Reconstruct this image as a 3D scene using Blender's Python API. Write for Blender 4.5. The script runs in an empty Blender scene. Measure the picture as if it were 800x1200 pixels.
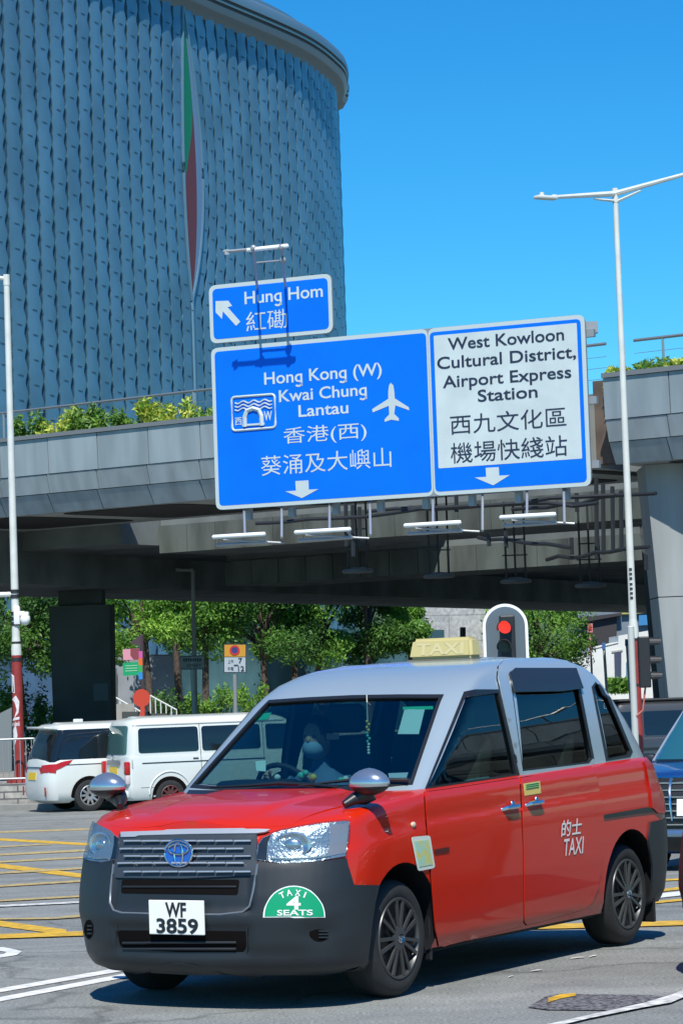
import bpy, bmesh, math, random
from mathutils import Vector, Matrix, geometry
from mathutils.bvhtree import BVHTree
R = math.radians
sc = bpy.context.scene
COL = sc.collection
# ------------------------------------------------------------------ camera
F_, PITCH, ROLL, EYE = 3145.04, .06549083, -.03454665, 1.5975      # focal length in photo pixels (800 x 1200), tilt, roll, eye height
FW = Vector((0, math.cos(PITCH), math.sin(PITCH)))
_r0, _u0 = Vector((1, 0, 0)), Vector((0, -math.sin(PITCH), math.cos(PITCH)))
RI = _r0*math.cos(ROLL) + _u0*math.sin(ROLL)
UP = -_r0*math.sin(ROLL) + _u0*math.cos(ROLL)
CAM = Vector((0, 0, EYE))
cd = bpy.data.cameras.new('camera'); cam = bpy.data.objects.new('camera', cd); COL.objects.link(cam)
M = Matrix((RI, UP, -FW)).transposed().to_4x4(); M.translation = CAM
cam.matrix_world = M
cd.sensor_fit = 'VERTICAL'; cd.sensor_height = 36; cd.lens = F_/1200*36
cd.clip_start = .1; cd.clip_end = 3000
sc.camera = cam
# ------------------------------------------------------------------ sky, sun, exposure
SUN = Vector((.02, .72, -1)).normalized()                          # the way the light travels
EL = math.asin(-SUN.z); AZ = math.atan2(-SUN.x, -SUN.y)
w = bpy.data.worlds.new('World'); sc.world = w; w.use_nodes = True
nt = w.node_tree; nt.nodes.clear()
sky = nt.nodes.new('ShaderNodeTexSky'); sky.sky_type = 'NISHITA'; sky.sun_disc = False
sky.sun_elevation = EL; sky.sun_rotation = AZ
sky.air_density = 1.0; sky.dust_density = 0.15; sky.ozone_density = 3.0; sky.altitude = 200
hs = nt.nodes.new('ShaderNodeHueSaturation'); hs.inputs['Saturation'].default_value = 1.4; hs.inputs['Value'].default_value = 1.0
tn = nt.nodes.new('ShaderNodeMix'); tn.data_type = 'RGBA'; tn.blend_type = 'MULTIPLY'; tn.inputs[0].default_value = 1
tn.inputs[7].default_value = (.46, 1.14, 1.30, 1)
bg = nt.nodes.new('ShaderNodeBackground'); bg.inputs[1].default_value = .088
wo = nt.nodes.new('ShaderNodeOutputWorld')
nt.links.new(sky.outputs[0], hs.inputs['Color']); nt.links.new(hs.outputs[0], tn.inputs[6]); nt.links.new(tn.outputs[2], bg.inputs[0]); nt.links.new(bg.outputs[0], wo.inputs[0])
sd = bpy.data.lights.new('sun', 'SUN'); sun = bpy.data.objects.new('sun', sd); COL.objects.link(sun)
sd.energy = 4.6; sd.angle = R(.53); sd.color = (1, .955, .88)
sun.rotation_euler = SUN.to_track_quat('-Z', 'Y').to_euler(); sun.location = (0, -20, 40)
sc.view_settings.view_transform = 'Standard'; sc.view_settings.look = 'None'
sc.view_settings.exposure = 0.38; sc.view_settings.gamma = 1
sc.render.engine = 'CYCLES'; sc.cycles.use_denoising = True
sc.cycles.max_bounces = 8; sc.cycles.transparent_max_bounces = 16

# ------------------------------------------------------------------ pixel helpers (the photo measured at 800 x 1200)
def ray(px, py): return FW + RI*((px-400)/F_) + UP*((600-py)/F_)
def at(px, py, Y):
    d = ray(px, py); return CAM + d*(Y/d.y)
def gz(Y):                                                          # the road falls gently away from the camera
    t = Y-15.5
    if t <= 0: return 0.0
    return -1.037*(1-math.exp(-t/25))*min(1, t/4+.0) if t < 4 else -1.037*(1-math.exp(-t/25))
def G(px, py, dz=0):
    d = ray(px, py); lo, hi = 5.0, 400.0
    for _ in range(50):
        m = (lo+hi)/2; p = CAM + d*(m/d.y)
        if p.z > gz(m)+dz: lo = m
        else: hi = m
    return CAM + d*(lo/d.y)
def onplane(px, py, P0, n):
    d = ray(px, py); return CAM + d*((P0-CAM).dot(n)/d.dot(n))

# ------------------------------------------------------------------ materials
MATS = {}
def mat(name, col, rough=.6, metal=0, var=0, scale=4, bump=0, bscale=40, coat=0, spec=.5, col2=None, emit=None, es=0, detail=4, stretch=None, fac=(.35, .65)):
    if name in MATS: return MATS[name]
    m = bpy.data.materials.new(name); m.use_nodes = True; t = m.node_tree; b = t.nodes['Principled BSDF']
    b.inputs['Roughness'].default_value = rough; b.inputs['Metallic'].default_value = metal
    b.inputs['Coat Weight'].default_value = coat; b.inputs['Coat Roughness'].default_value = .04
    b.inputs['Specular IOR Level'].default_value = spec
    b.inputs['Base Color'].default_value = (*col, 1)
    if var or col2 or bump:
        tc = t.nodes.new('ShaderNodeTexCoord'); mp = t.nodes.new('ShaderNodeMapping')
        if stretch: mp.inputs['Scale'].default_value = stretch
        t.links.new(tc.outputs['Object'], mp.inputs['Vector'])
    if var or col2:
        n = t.nodes.new('ShaderNodeTexNoise'); n.inputs['Scale'].default_value = scale; n.inputs['Detail'].default_value = detail
        t.links.new(mp.outputs[0], n.inputs['Vector'])
        r = t.nodes.new('ShaderNodeValToRGB'); r.color_ramp.elements[0].position = fac[0]; r.color_ramp.elements[1].position = fac[1]
        c1 = tuple(max(0, c*(1-var)) for c in col); c2 = col2 if col2 else tuple(min(1, c*(1+var)) for c in col)
        r.color_ramp.elements[0].color = (*c1, 1); r.color_ramp.elements[1].color = (*c2, 1)
        t.links.new(n.outputs['Fac'], r.inputs[0]); t.links.new(r.outputs[0], b.inputs['Base Color'])
    if bump:
        n2 = t.nodes.new('ShaderNodeTexNoise'); n2.inputs['Scale'].default_value = bscale; n2.inputs['Detail'].default_value = 5
        bp = t.nodes.new('ShaderNodeBump'); bp.inputs['Strength'].default_value = bump; bp.inputs['Distance'].default_value = .02
        t.links.new(mp.outputs[0], n2.inputs['Vector']); t.links.new(n2.outputs['Fac'], bp.inputs['Height']); t.links.new(bp.outputs[0], b.inputs['Normal'])
    if emit:
        b.inputs['Emission Color'].default_value = (*emit, 1); b.inputs['Emission Strength'].default_value = es
    MATS[name] = m; return m
def glass(name, tint, ior=1.5, rough=0.0, boost=1.0):
    if name in MATS: return MATS[name]
    m = bpy.data.materials.new(name); m.use_nodes = True; t = m.node_tree; t.nodes.clear()
    o = t.nodes.new('ShaderNodeOutputMaterial'); mx = t.nodes.new('ShaderNodeMixShader')
    tr = t.nodes.new('ShaderNodeBsdfTransparent'); tr.inputs[0].default_value = (*tint, 1)
    gl = t.nodes.new('ShaderNodeBsdfGlossy'); gl.inputs['Roughness'].default_value = rough; gl.inputs[0].default_value = (boost, boost, boost, 1)
    lw = t.nodes.new('ShaderNodeLayerWeight'); pw = t.nodes.new('ShaderNodeMath'); pw.operation = 'POWER'; pw.inputs[1].default_value = 4.5
    fr = t.nodes.new('ShaderNodeMapRange'); fr.inputs[3].default_value = ((ior-1)/(ior+1))**2; fr.inputs[4].default_value = .95
    t.links.new(lw.outputs['Facing'], pw.inputs[0]); t.links.new(pw.outputs[0], fr.inputs[0]); t.links.new(fr.outputs[0], mx.inputs[0]); t.links.new(tr.outputs[0], mx.inputs[1]); t.links.new(gl.outputs[0], mx.inputs[2]); t.links.new(mx.outputs[0], o.inputs[0])
    MATS[name] = m; return m

# ------------------------------------------------------------------ mesh builder
class MB:
    def __init__(s): s.v = []; s.f = []; s.m = []
    def add(s, vs, fs, mi=0):
        o = len(s.v); s.v += [tuple(p) for p in vs]; s.f += [tuple(i+o for i in f) for f in fs]; s.m += [mi]*len(fs); return s
    def box(s, c, sz, rot=None, mi=0, bev=0):
        x, y, z = (d/2 for d in sz); c = Vector(c)
        if bev:
            b = min(bev, x*.9, y*.9, z*.9); bm = bmesh.new(); bmesh.ops.create_cube(bm, size=1)
            for q in bm.verts: q.co = Vector((q.co.x*2*x, q.co.y*2*y, q.co.z*2*z))
            bmesh.ops.bevel(bm, geom=bm.edges[:], offset=b, segments=2, affect='EDGES', profile=.5)
            vs = [q.co.copy() for q in bm.verts]; bm.verts.index_update(); fs = [[q.index for q in f.verts] for f in bm.faces]; bm.free()
        else:
            vs = [Vector((a, b_, d)) for d in (-z, z) for b_ in (-y, y) for a in (-x, x)]
            fs = [(0, 2, 3, 1), (4, 5, 7, 6), (0, 1, 5, 4), (2, 6, 7, 3), (0, 4, 6, 2), (1, 3, 7, 5)]
        if rot is not None: vs = [rot @ p for p in vs]
        return s.add([c+p for p in vs], fs, mi)
    def cyl(s, a, b, r0, r1=None, n=12, mi=0, cap=True):
        a, b = Vector(a), Vector(b); r1 = r0 if r1 is None else r1
        q = (b-a).to_track_quat('Z', 'Y'); vs = []
        for c, r in ((a, r0), (b, r1)):
            for i in range(n): vs.append(c + q @ Vector((r*math.cos(2*math.pi*i/n), r*math.sin(2*math.pi*i/n), 0)))
        fs = [(i, (i+1) % n, n+(i+1) % n, n+i) for i in range(n)]
        if cap: fs += [tuple(range(n-1, -1, -1)), tuple(range(n, 2*n))]
        return s.add(vs, fs, mi)
    def tube(s, pts, r, n=8, mi=0):
        pts = [Vector(p) for p in pts]; rs = r if isinstance(r, (list, tuple)) else [r]*len(pts); vs = []
        for k, p in enumerate(pts):
            t = (pts[min(k+1, len(pts)-1)]-pts[max(k-1, 0)]).normalized(); q = t.to_track_quat('Z', 'Y')
            for i in range(n): vs.append(p + q @ Vector((rs[k]*math.cos(2*math.pi*i/n), rs[k]*math.sin(2*math.pi*i/n), 0)))
        fs = []
        for k in range(len(pts)-1):
            for i in range(n): fs.append((k*n+i, k*n+(i+1) % n, (k+1)*n+(i+1) % n, (k+1)*n+i))
        fs += [tuple(range(n-1, -1, -1)), tuple(range((len(pts)-1)*n, len(pts)*n))]
        return s.add(vs, fs, mi)
    def ball(s, c, r, nu=12, nv=8, mi=0):
        c = Vector(c); r = r if isinstance(r, (tuple, list)) else (r, r, r); vs = []; fs = []
        for j in range(nv+1):
            a = math.pi*j/nv
            for i in range(nu):
                b = 2*math.pi*i/nu; vs.append(c+Vector((r[0]*math.sin(a)*math.cos(b), r[1]*math.sin(a)*math.sin(b), r[2]*math.cos(a))))
        for j in range(nv):
            for i in range(nu): fs.append((j*nu+i, (j+1)*nu+i, (j+1)*nu+(i+1) % nu, j*nu+(i+1) % nu))
        return s.add(vs, fs, mi)
    def prism(s, pts, vec, mi=0):                                    # a flat outline (3D points) pushed along vec
        pts = [Vector(p) for p in pts]; vec = Vector(vec); n = len(pts)
        fs = [tuple(range(n)), tuple(range(2*n-1, n-1, -1))] + [(i, n+i, n+(i+1) % n, (i+1) % n) for i in range(n)]
        return s.add(pts+[p+vec for p in pts], fs, mi)
    def lathe(s, prof, axis='y', n=32, mi=0, c=(0, 0, 0)):           # prof: (radius, along) pairs about an axis
        c = Vector(c); vs = []; fs = []
        for r, a in prof:
            for i in range(n):
                t = 2*math.pi*i/n; p = (r*math.cos(t), a, r*math.sin(t)) if axis == 'y' else (r*math.cos(t), r*math.sin(t), a)
                vs.append(c+Vector(p))
        for k in range(len(prof)-1):
            for i in range(n): fs.append((k*n+i, k*n+(i+1) % n, (k+1)*n+(i+1) % n, (k+1)*n+i))
        return s.add(vs, fs, mi)
    def build(s, name, mats, parent=None, smooth=False, ang=40, recalc=True):
        me = bpy.data.meshes.new(name); me.from_pydata([tuple(p) for p in s.v], [], s.f)
        return finish(name, me, mats, parent, smooth, ang, recalc, s.m)
def finish(name, me, mats, parent=None, smooth=False, ang=40, recalc=True, mi=None):
    for m in (mats if isinstance(mats, (list, tuple)) else [mats]): me.materials.append(m)
    if mi: me.polygons.foreach_set('material_index', mi)
    if recalc:
        bm = bmesh.new(); bm.from_mesh(me); bmesh.ops.recalc_face_normals(bm, faces=bm.faces[:]); bm.to_mesh(me); bm.free()
    if smooth:
        me.polygons.foreach_set('use_smooth', [True]*len(me.polygons)); me.set_sharp_from_angle(angle=R(ang))
    me.update()
    o = bpy.data.objects.new(name, me); COL.objects.link(o)
    if parent: o.parent = parent
    return o
def thing(name, label, cat, loc=(0, 0, 0), rz=0, group=None):
    o = bpy.data.objects.new(name, None); COL.objects.link(o); o.location = loc; o.rotation_euler = (0, 0, rz); o.empty_display_size = .2
    return tag(o, label, cat, group)
def tag(o, label, cat, group=None, kind=None):
    o['label'] = label; o['category'] = cat
    if group: o['group'] = group
    if kind: o['kind'] = kind
    return o
def struct(o): o['kind'] = 'structure'; return o
def copy_tree(o, parent=None):
    c = o.copy(); COL.objects.link(c)
    if parent: c.parent = parent
    for ch in list(o.children): copy_tree(ch, c)
    return c
def sstep(a, b, x):
    t = max(0, min(1, (x-a)/(b-a))) if b != a else 0; return t*t*(3-2*t)
# ------------------------------------------------------------------ lettering (Blender's built-in font)
_tc = {}; CAPH = .727
def text2d(s, off=0.0):
    k = (s, off)
    if k in _tc: return _tc[k]
    if 'g' in s:                                                     # a plain one-storey g: the q of the font with a hooked tail
        q = s.replace('g', 'q'); vs, fs = text2d(q, off); vs = list(vs); fs = list(fs)
        for i, ch in enumerate(s):
            if ch != 'g': continue
            x1 = max(v[0] for v in text2d(q[:i+1], off)[0]); r1, r0 = .215+off, .215-.085-off; cx, cy = x1-.215-off, -.075; o = len(vs); n = 14
            for j in range(n+1):
                a = R(5-150*j/n); vs += [(cx+r1*math.cos(a), cy+r1*math.sin(a)), (cx+r0*math.cos(a), cy+r0*math.sin(a))]
            fs += [(o+2*j, o+2*j+2, o+2*j+3, o+2*j+1) for j in range(n)]
        _tc[k] = (vs, fs); return vs, fs
    cu = bpy.data.curves.new('lettering', 'FONT'); cu.body = s; cu.offset = off; cu.resolution_u = 4; cu.fill_mode = 'FRONT'
    o = bpy.data.objects.new('lettering', cu); COL.objects.link(o); dg = bpy.context.evaluated_depsgraph_get(); dg.update()
    me = bpy.data.meshes.new_from_object(o.evaluated_get(dg)); vs = [(v.co.x, v.co.y) for v in me.vertices]; fs = [tuple(p.vertices) for p in me.polygons]
    bpy.data.objects.remove(o); bpy.data.curves.remove(cu); bpy.data.meshes.remove(me)
    _tc[k] = (vs, fs); return vs, fs
def fit_text(s, width, cap, off=0.0, cjk=False):                     # lettering scaled to a width and a capital height, from the origin
    vs, fs = text2d(s, off); xs = [v[0] for v in vs]; ys = [v[1] for v in vs]
    x0, x1 = min(xs), max(xs); y0 = min(ys) if cjk else 0; h = (max(ys)-y0) if cjk else CAPH
    return [((x-x0)/(x1-x0)*width, (y-y0)/h*cap) for x, y in vs], fs
def text_on(mb, s, O, ux, uy, width, cap, off=0.0, cjk=False, mi=0, lift=Vector((0, 0, 0)), mirror=False):
    vs, fs = fit_text(s, width, cap, off, cjk); O = Vector(O)
    mb.add([O+ux*x+uy*y+lift for x, y in vs], fs, mi)
# ------------------------------------------------------------------ patches laid on a curved surface
def fill2d(poly, step, holes=()):
    vs = [Vector(p) for p in poly]; 
    def dens(pl):
        out = []
        for i in range(len(pl)):
            a, b = Vector(pl[i]), Vector(pl[(i+1) % len(pl)]); k = max(1, int((b-a).length/step))
            out += [a+(b-a)*(j/k) for j in range(k)]
        return out
    loops = [dens(poly)]+[dens(h) for h in holes]; V = []; E = []
    for lp in loops:
        o = len(V); V += lp; E += [(o+i, o+(i+1) % len(lp)) for i in range(len(lp))]
    def inside(p, lp):
        c = False; j = len(lp)-1
        for i in range(len(lp)):
            a, b = lp[i], lp[j]
            if (a.y > p.y) != (b.y > p.y) and p.x < (b.x-a.x)*(p.y-a.y)/(b.y-a.y)+a.x: c = not c
            j = i
        return c
    xs = [p.x for p in loops[0]]; ys = [p.y for p in loops[0]]
    y = min(ys)+step*.5
    while y < max(ys):
        x = min(xs)+step*.5
        while x < max(xs):
            p = Vector((x, y))
            if inside(p, loops[0]) and not any(inside(p, h) for h in loops[1:]):
                if min((p-q).length for lp in loops for q in lp) > step*.45: V.append(p)
            x += step
        y += step
    r = geometry.delaunay_2d_cdt(V, E, [], 1 if not holes else 0, 1e-6)
    vo, fo = r[0], r[2]; keep = []
    for f in fo:
        c = sum((vo[i] for i in f), Vector((0, 0)))/len(f)
        if inside(c, loops[0]) and not any(inside(c, h) for h in loops[1:]): keep.append(tuple(f))
    used = sorted({i for f in keep for i in f}); mp = {u: k for k, u in enumerate(used)}
    fs = [tuple(mp[i] for i in f) for f in keep]; vo = [vo[u] for u in used]
    return vo, fs
def offset_poly(poly, d):
    n = len(poly); P = [Vector(p) for p in poly]; A = sum(P[i].x*P[(i+1) % n].y-P[(i+1) % n].x*P[i].y for i in range(n)); s = 1 if A > 0 else -1; out = []
    for i in range(n):
        a, b, c = P[i-1], P[i], P[(i+1) % n]; e1 = (b-a).normalized(); e2 = (c-b).normalized()
        n1 = Vector((e1.y, -e1.x))*s; n2 = Vector((e2.y, -e2.x))*s; m = (n1+n2)
        m = m.normalized() if m.length > 1e-6 else n1
        out.append(tuple(b+m*(d/max(.5, m.dot(n1)))))
    return out
def rounded(poly, r, k=3):
    n = len(poly); P = [Vector(p) for p in poly]; out = []
    for i in range(n):
        a, b, c = P[i-1], P[i], P[(i+1) % n]; l1, l2 = (a-b).length, (c-b).length; rr = min(r, l1*.45, l2*.45)
        p, q = b+(a-b).normalized()*rr, b+(c-b).normalized()*rr
        for j in range(k+1):
            t = j/k; out.append(tuple(p*(1-t)**2+b*2*t*(1-t)+q*t*t))
    return out
class Skin:                                                          # a surface that patches and lettering are laid on
    def __init__(s, meshes, inv=None):
        V = []; P = []
        for vs, fs in meshes:
            o = len(V); V += [Vector(v) for v in vs]; P += [tuple(i+o for i in f) for f in fs]
        s.bvh = BVHTree.FromPolygons(V, P); s.inv = inv
        if inv: s.o = inv @ CAM; s.r3 = inv.to_3x3()
    def px(s, x, y):                                                 # along the line of sight measured from the photo
        d = (s.r3 @ ray(x, y)).normalized(); return s.hit(s.o, d)
    def hit(s, o, d):
        h = s.bvh.ray_cast(o, d)
        if h[0] is None:
            t = getattr(s, 'last', None)
            if t is None: t = max(0, (Vector((0, 0, .9))-o).dot(d))
            h = s.bvh.find_nearest(o+d*t)
            h = (h[0], h[1], 0, 0)
        else: s.last = h[3]
        n = h[1]
        if n.dot(d) > 0: n = -n
        return h[0], n, d
    def side(s, x, z, sg=1): return s.hit(Vector((x, 4*sg, z)), Vector((0, -sg, 0)))
    def front(s, y, z, sg=1): return s.hit(Vector((6*sg, y, z)), Vector((-sg, 0, 0)))
    def top(s, x, y): return s.hit(Vector((x, y, 5)), Vector((0, 0, -1)))
def patch(poly, fn, step, off, thick=.006, holes=(), bulge=None):
    v2, fs = fill2d(poly, step, holes); vs = []; ns = []
    for p in v2:
        h, n, d = fn(p.x, p.y); o = off(h, p) if callable(off) else off
        vs.append(h+n*o); ns.append(n)
    mb = MB(); mb.add(vs, fs)
    # a skirt turns the sheet into a thing with an edge
    cnt = {}
    for f in fs:
        for i in range(len(f)):
            e = (f[i], f[(i+1) % len(f)]); cnt[tuple(sorted(e))] = cnt.get(tuple(sorted(e)), []) + [e]
    o = len(mb.v); bd = [e[0] for e in cnt.values() if len(e) == 1]; idx = {}
    for a, b in bd:
        for i in (a, b):
            if i not in idx: idx[i] = len(mb.v); mb.v.append(tuple(vs[i]-ns[i]*thick))
    for a, b in bd: mb.f.append((a, idx[a], idx[b], b)); mb.m.append(0)
    return mb
def flip(mb):
    m = MB(); m.v = [(x, -y, z) for x, y, z in mb.v]; m.f = [tuple(reversed(f)) for f in mb.f]; m.m = list(mb.m); return m
def text_px(skin, mb, s, A, B, cap, off=0.0, cjk=False, lift=.003, up=None, mi=0, fn=None):
    A, B = Vector(A), Vector(B); ux = (B-A).normalized(); uy = Vector(up).normalized() if up else Vector((ux.y, -ux.x))
    vs, fs = fit_text(s, (B-A).length, cap, off, cjk); out = []
    for x, y in vs:
        p = A+ux*x+uy*y; h, n, d = (fn or skin.px)(p.x, p.y); out.append(h+n*lift)
    mb.add(out, fs, mi)
# ================================================================== the setting
# ------------------------------------------------------------------ road
def asphalt():
    m = bpy.data.materials.new('asphalt'); m.use_nodes = True; t = m.node_tree; b = t.nodes['Principled BSDF']; L = t.links.new
    tc = t.nodes.new('ShaderNodeTexCoord'); N = []
    for s, d in ((.35, 5), (3.0, 6), (55, 3), (140, 2)):
        n = t.nodes.new('ShaderNodeTexNoise'); n.inputs['Scale'].default_value = s; n.inputs['Detail'].default_value = d; L(tc.outputs['Object'], n.inputs['Vector']); N.append(n)
    a = t.nodes.new('ShaderNodeMix'); a.data_type = 'RGBA'; a.blend_type = 'MIX'; L(N[0].outputs['Fac'], a.inputs[0]); a.inputs[6].default_value = (.170, .180, .170, 1); a.inputs[7].default_value = (.245, .258, .245, 1)
    c = a.outputs[2]
    for n, lo, hi in ((N[1], .86, 1.12), (N[2], .62, 1.38), (N[3], .7, 1.3)):
        r = t.nodes.new('ShaderNodeMapRange'); r.inputs[1].default_value = .3; r.inputs[2].default_value = .7; r.inputs[3].default_value = lo; r.inputs[4].default_value = hi; L(n.outputs['Fac'], r.inputs[0])
        x = t.nodes.new('ShaderNodeMix'); x.data_type = 'RGBA'; x.blend_type = 'MULTIPLY'; x.inputs[0].default_value = 1; L(c, x.inputs[6]); L(r.outputs[0], x.inputs[7]); c = x.outputs[2]
    mp = t.nodes.new('ShaderNodeMapping'); mp.inputs['Scale'].default_value = (.12, .9, 1); mp.inputs['Rotation'].default_value = (0, 0, .35); L(tc.outputs['Object'], mp.inputs['Vector'])
    ns = t.nodes.new('ShaderNodeTexNoise'); ns.inputs['Scale'].default_value = 1.3; ns.inputs['Detail'].default_value = 6; L(mp.outputs[0], ns.inputs['Vector'])
    vo = t.nodes.new('ShaderNodeTexVoronoi'); vo.feature = 'DISTANCE_TO_EDGE'; vo.inputs['Scale'].default_value = .22
    wv = t.nodes.new('ShaderNodeTexNoise'); wv.inputs['Scale'].default_value = 1.1; wv.inputs['Detail'].default_value = 6; L(tc.outputs['Object'], wv.inputs['Vector'])
    ad = t.nodes.new('ShaderNodeVectorMath'); ad.operation = 'MULTIPLY_ADD'; ad.inputs[1].default_value = (1.6, 1.6, 0); L(wv.outputs['Color'], ad.inputs[0]); L(tc.outputs['Object'], ad.inputs[2]); L(ad.outputs[0], vo.inputs['Vector'])
    for src, a0, a1, lo, hi in ((ns.outputs['Fac'], .34, .68, .80, 1.10), (vo.outputs['Distance'], .0, .010, .62, 1.0)):
        r = t.nodes.new('ShaderNodeMapRange'); r.inputs[1].default_value = a0; r.inputs[2].default_value = a1; r.inputs[3].default_value = lo; r.inputs[4].default_value = hi; L(src, r.inputs[0])
        x = t.nodes.new('ShaderNodeMix'); x.data_type = 'RGBA'; x.blend_type = 'MULTIPLY'; x.inputs[0].default_value = 1; L(c, x.inputs[6]); L(r.outputs[0], x.inputs[7]); c = x.outputs[2]
    L(c, b.inputs['Base Color']); b.inputs['Roughness'].default_value = .85
    bp = t.nodes.new('ShaderNodeBump'); bp.inputs['Strength'].default_value = .5; bp.inputs['Distance'].default_value = .01; L(N[2].outputs['Fac'], bp.inputs['Height']); L(bp.outputs[0], b.inputs['Normal'])
    return m
ASPH = asphalt()
ys = [-80, -20, 0, 8] + [12+.5*i for i in range(60)] + [43+2*i for i in range(30)] + [105, 120, 150, 200, 400, 1200]
xs = [-600, -80, -30, -15, -8, -4, 0, 4, 8, 15, 30, 80, 600]
mb = MB(); mb.add([(x, y, gz(y)) for y in ys for x in xs], [(j*len(xs)+i, j*len(xs)+i+1, (j+1)*len(xs)+i+1, (j+1)*len(xs)+i) for j in range(len(ys)-1) for i in range(len(xs)-1)])
struct(mb.build('road', ASPH, smooth=True))
YEL = mat('yellow_road_paint', (.62, .38, .03), .6, var=.35, scale=9, detail=8, col2=(.78, .47, .03))
YEL2 = mat('worn_yellow_road_paint', (.24, .22, .15), .7, col2=(.60, .42, .12), scale=14, detail=9, var=.1)
WHT = mat('white_road_paint', (.55, .56, .54), .6, col2=(.80, .80, .77), scale=10, detail=8, var=.0)
WHT2 = mat('worn_white_road_paint', (.34, .34, .32), .7, col2=(.72, .72, .69), scale=16, detail=9, var=.0)
def strip(name, pts, wpx, m, dz=.004):                               # a painted line through photo points, width in vertical photo pixels
    mb = MB(); P = []
    for i, (x, y) in enumerate(pts):
        wv = wpx[i] if isinstance(wpx, (list, tuple)) else wpx
        P.append((x, y-wv/2, y+wv/2))
    k = 0
    for (x0, a0, b0), (x1, a1, b1) in zip(P, P[1:]):
        n = max(2, int(abs(x1-x0)/12)); row = []
        for i in range(n+1):
            t = i/n; x = x0+(x1-x0)*t
            row += [G(x, a0+(a1-a0)*t, dz), G(x, b0+(b1-b0)*t, dz)]
        mb.add(row, [(2*i, 2*i+1, 2*i+3, 2*i+2) for i in range(n)])
    return struct(mb.build(name, m))
# yellow box junction: criss-cross lines on the far side of the taxi
strip('yellow_box_line', [(-40, 976.5), (120, 971)], 1.8, YEL2)
strip('yellow_box_line', [(-60, 979), (0, 983.5), (130, 991)], 2.8, YEL)
strip('yellow_box_line', [(-30, 994), (60, 989)], 1.5, YEL2, .008)
strip('yellow_box_line', [(-30, 1003), (130, 995)], 2.2, YEL2, .008)
strip('yellow_box_line', [(-30, 1011.5), (130, 1003)], 2.0, YEL2, .008)
strip('yellow_box_line', [(-60, 1007), (0, 1014.3), (130, 1030.5)], 5, YEL, .006)
strip('yellow_box_line', [(-30, 1024.6), (130, 1015.5)], 2.2, YEL2, .010)
strip('yellow_box_line', [(-30, 1040), (125, 1030.5)], 2.2, YEL2, .010)
strip('yellow_box_line', [(-30, 1057), (115, 1049)], 2.0, YEL2, .010)
strip('cream_line', [(-30, 1063), (115, 1056)], 2.0, WHT2, .010)
strip('yellow_box_line', [(-30, 1077), (62, 1076), (115, 1071)], [1.6, 2, 4], YEL2, .010)
strip('yellow_box_line', [(-50, 1074), (0, 1082), (78, 1092.5)], 6.5, YEL, .006)
strip('yellow_box_line', [(-40, 1098.5), (0, 1097), (130, 1092.6)], 5.2, YEL, .010)
strip('yellow_box_line', [(700, 1035), (830, 1028.5)], 2, YEL, .008)
strip('yellow_box_line', [(690, 1051.5), (830, 1037.5)], 3, YEL, .008)
strip('white_line', [(690, 1059), (830, 1043)], 5.0, WHT, .008)
strip('yellow_box_line', [(690, 1064), (830, 1051.5)], 2.6, YEL, .008)
strip('yellow_box_line', [(560, 1087), (660, 1085), (830, 1080.5)], 5.5, YEL, .008)
# double white line, the tip of a lane arrow and the worn white line in the near lane
strip('white_line', [(-50, 1169), (0, 1160.5), (150, 1134.5)], 4.6, WHT)
strip('white_line', [(-50, 1180), (0, 1171), (150, 1142.5)], 5, WHT)
mb = MB(); A = [(-20, 1110), (5, 1110), (18, 1112.5), (26, 1115), (20, 1119), (5, 1121.5), (-20, 1124.5)]; B = [(-20, 1115.5), (2, 1114.5), (8, 1115.5), (5, 1118), (-20, 1120)]
a = [G(*p, .004) for p in A]; b = [G(*p, .004) for p in B]
mb.add(a+b, [(0, 7, 8, 1), (1, 8, 9, 2), (2, 9, 3), (3, 9, 10, 4), (4, 10, 5), (5, 10, 11, 6)])
struct(mb.build('white_lane_arrow', WHT))
strip('worn_white_line', [(630, 1205), (690, 1191), (752, 1178), (786, 1170), (815, 1158)], [5, 4, 5, 9, 8], WHT2, .012)
# patched cover in the road, bottom right
mb = MB(); pp = [(618, 1180), (640, 1167), (655, 1164.5), (760, 1166), (792, 1169), (770, 1178), (735, 1184), (640, 1183)]
top = [G(*p, .006) for p in pp]; mb.add(top, [tuple(range(len(pp)))])
mcov = mat('cobbled_cover', (.035, .034, .04), .8, col2=(.20, .20, .21), scale=38, detail=2, var=.3, bump=1, bscale=40)
struct(mb.build('road_cover', mcov))
strip('yellow_box_line', [(642, 1172), (656, 1167.5), (674, 1165)], [5, 5, 3], YEL, .010)
for (x, y, wd) in ((598, 1144, 3), (628, 1137, 7), (676, 1122, 8), (694, 1120, 4)): strip('worn_white_line', [(x-wd, y+1), (x+wd*.2, y-.4), (x+wd, y-.6)], [.6, 1.4, .7], WHT2, .006)
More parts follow.
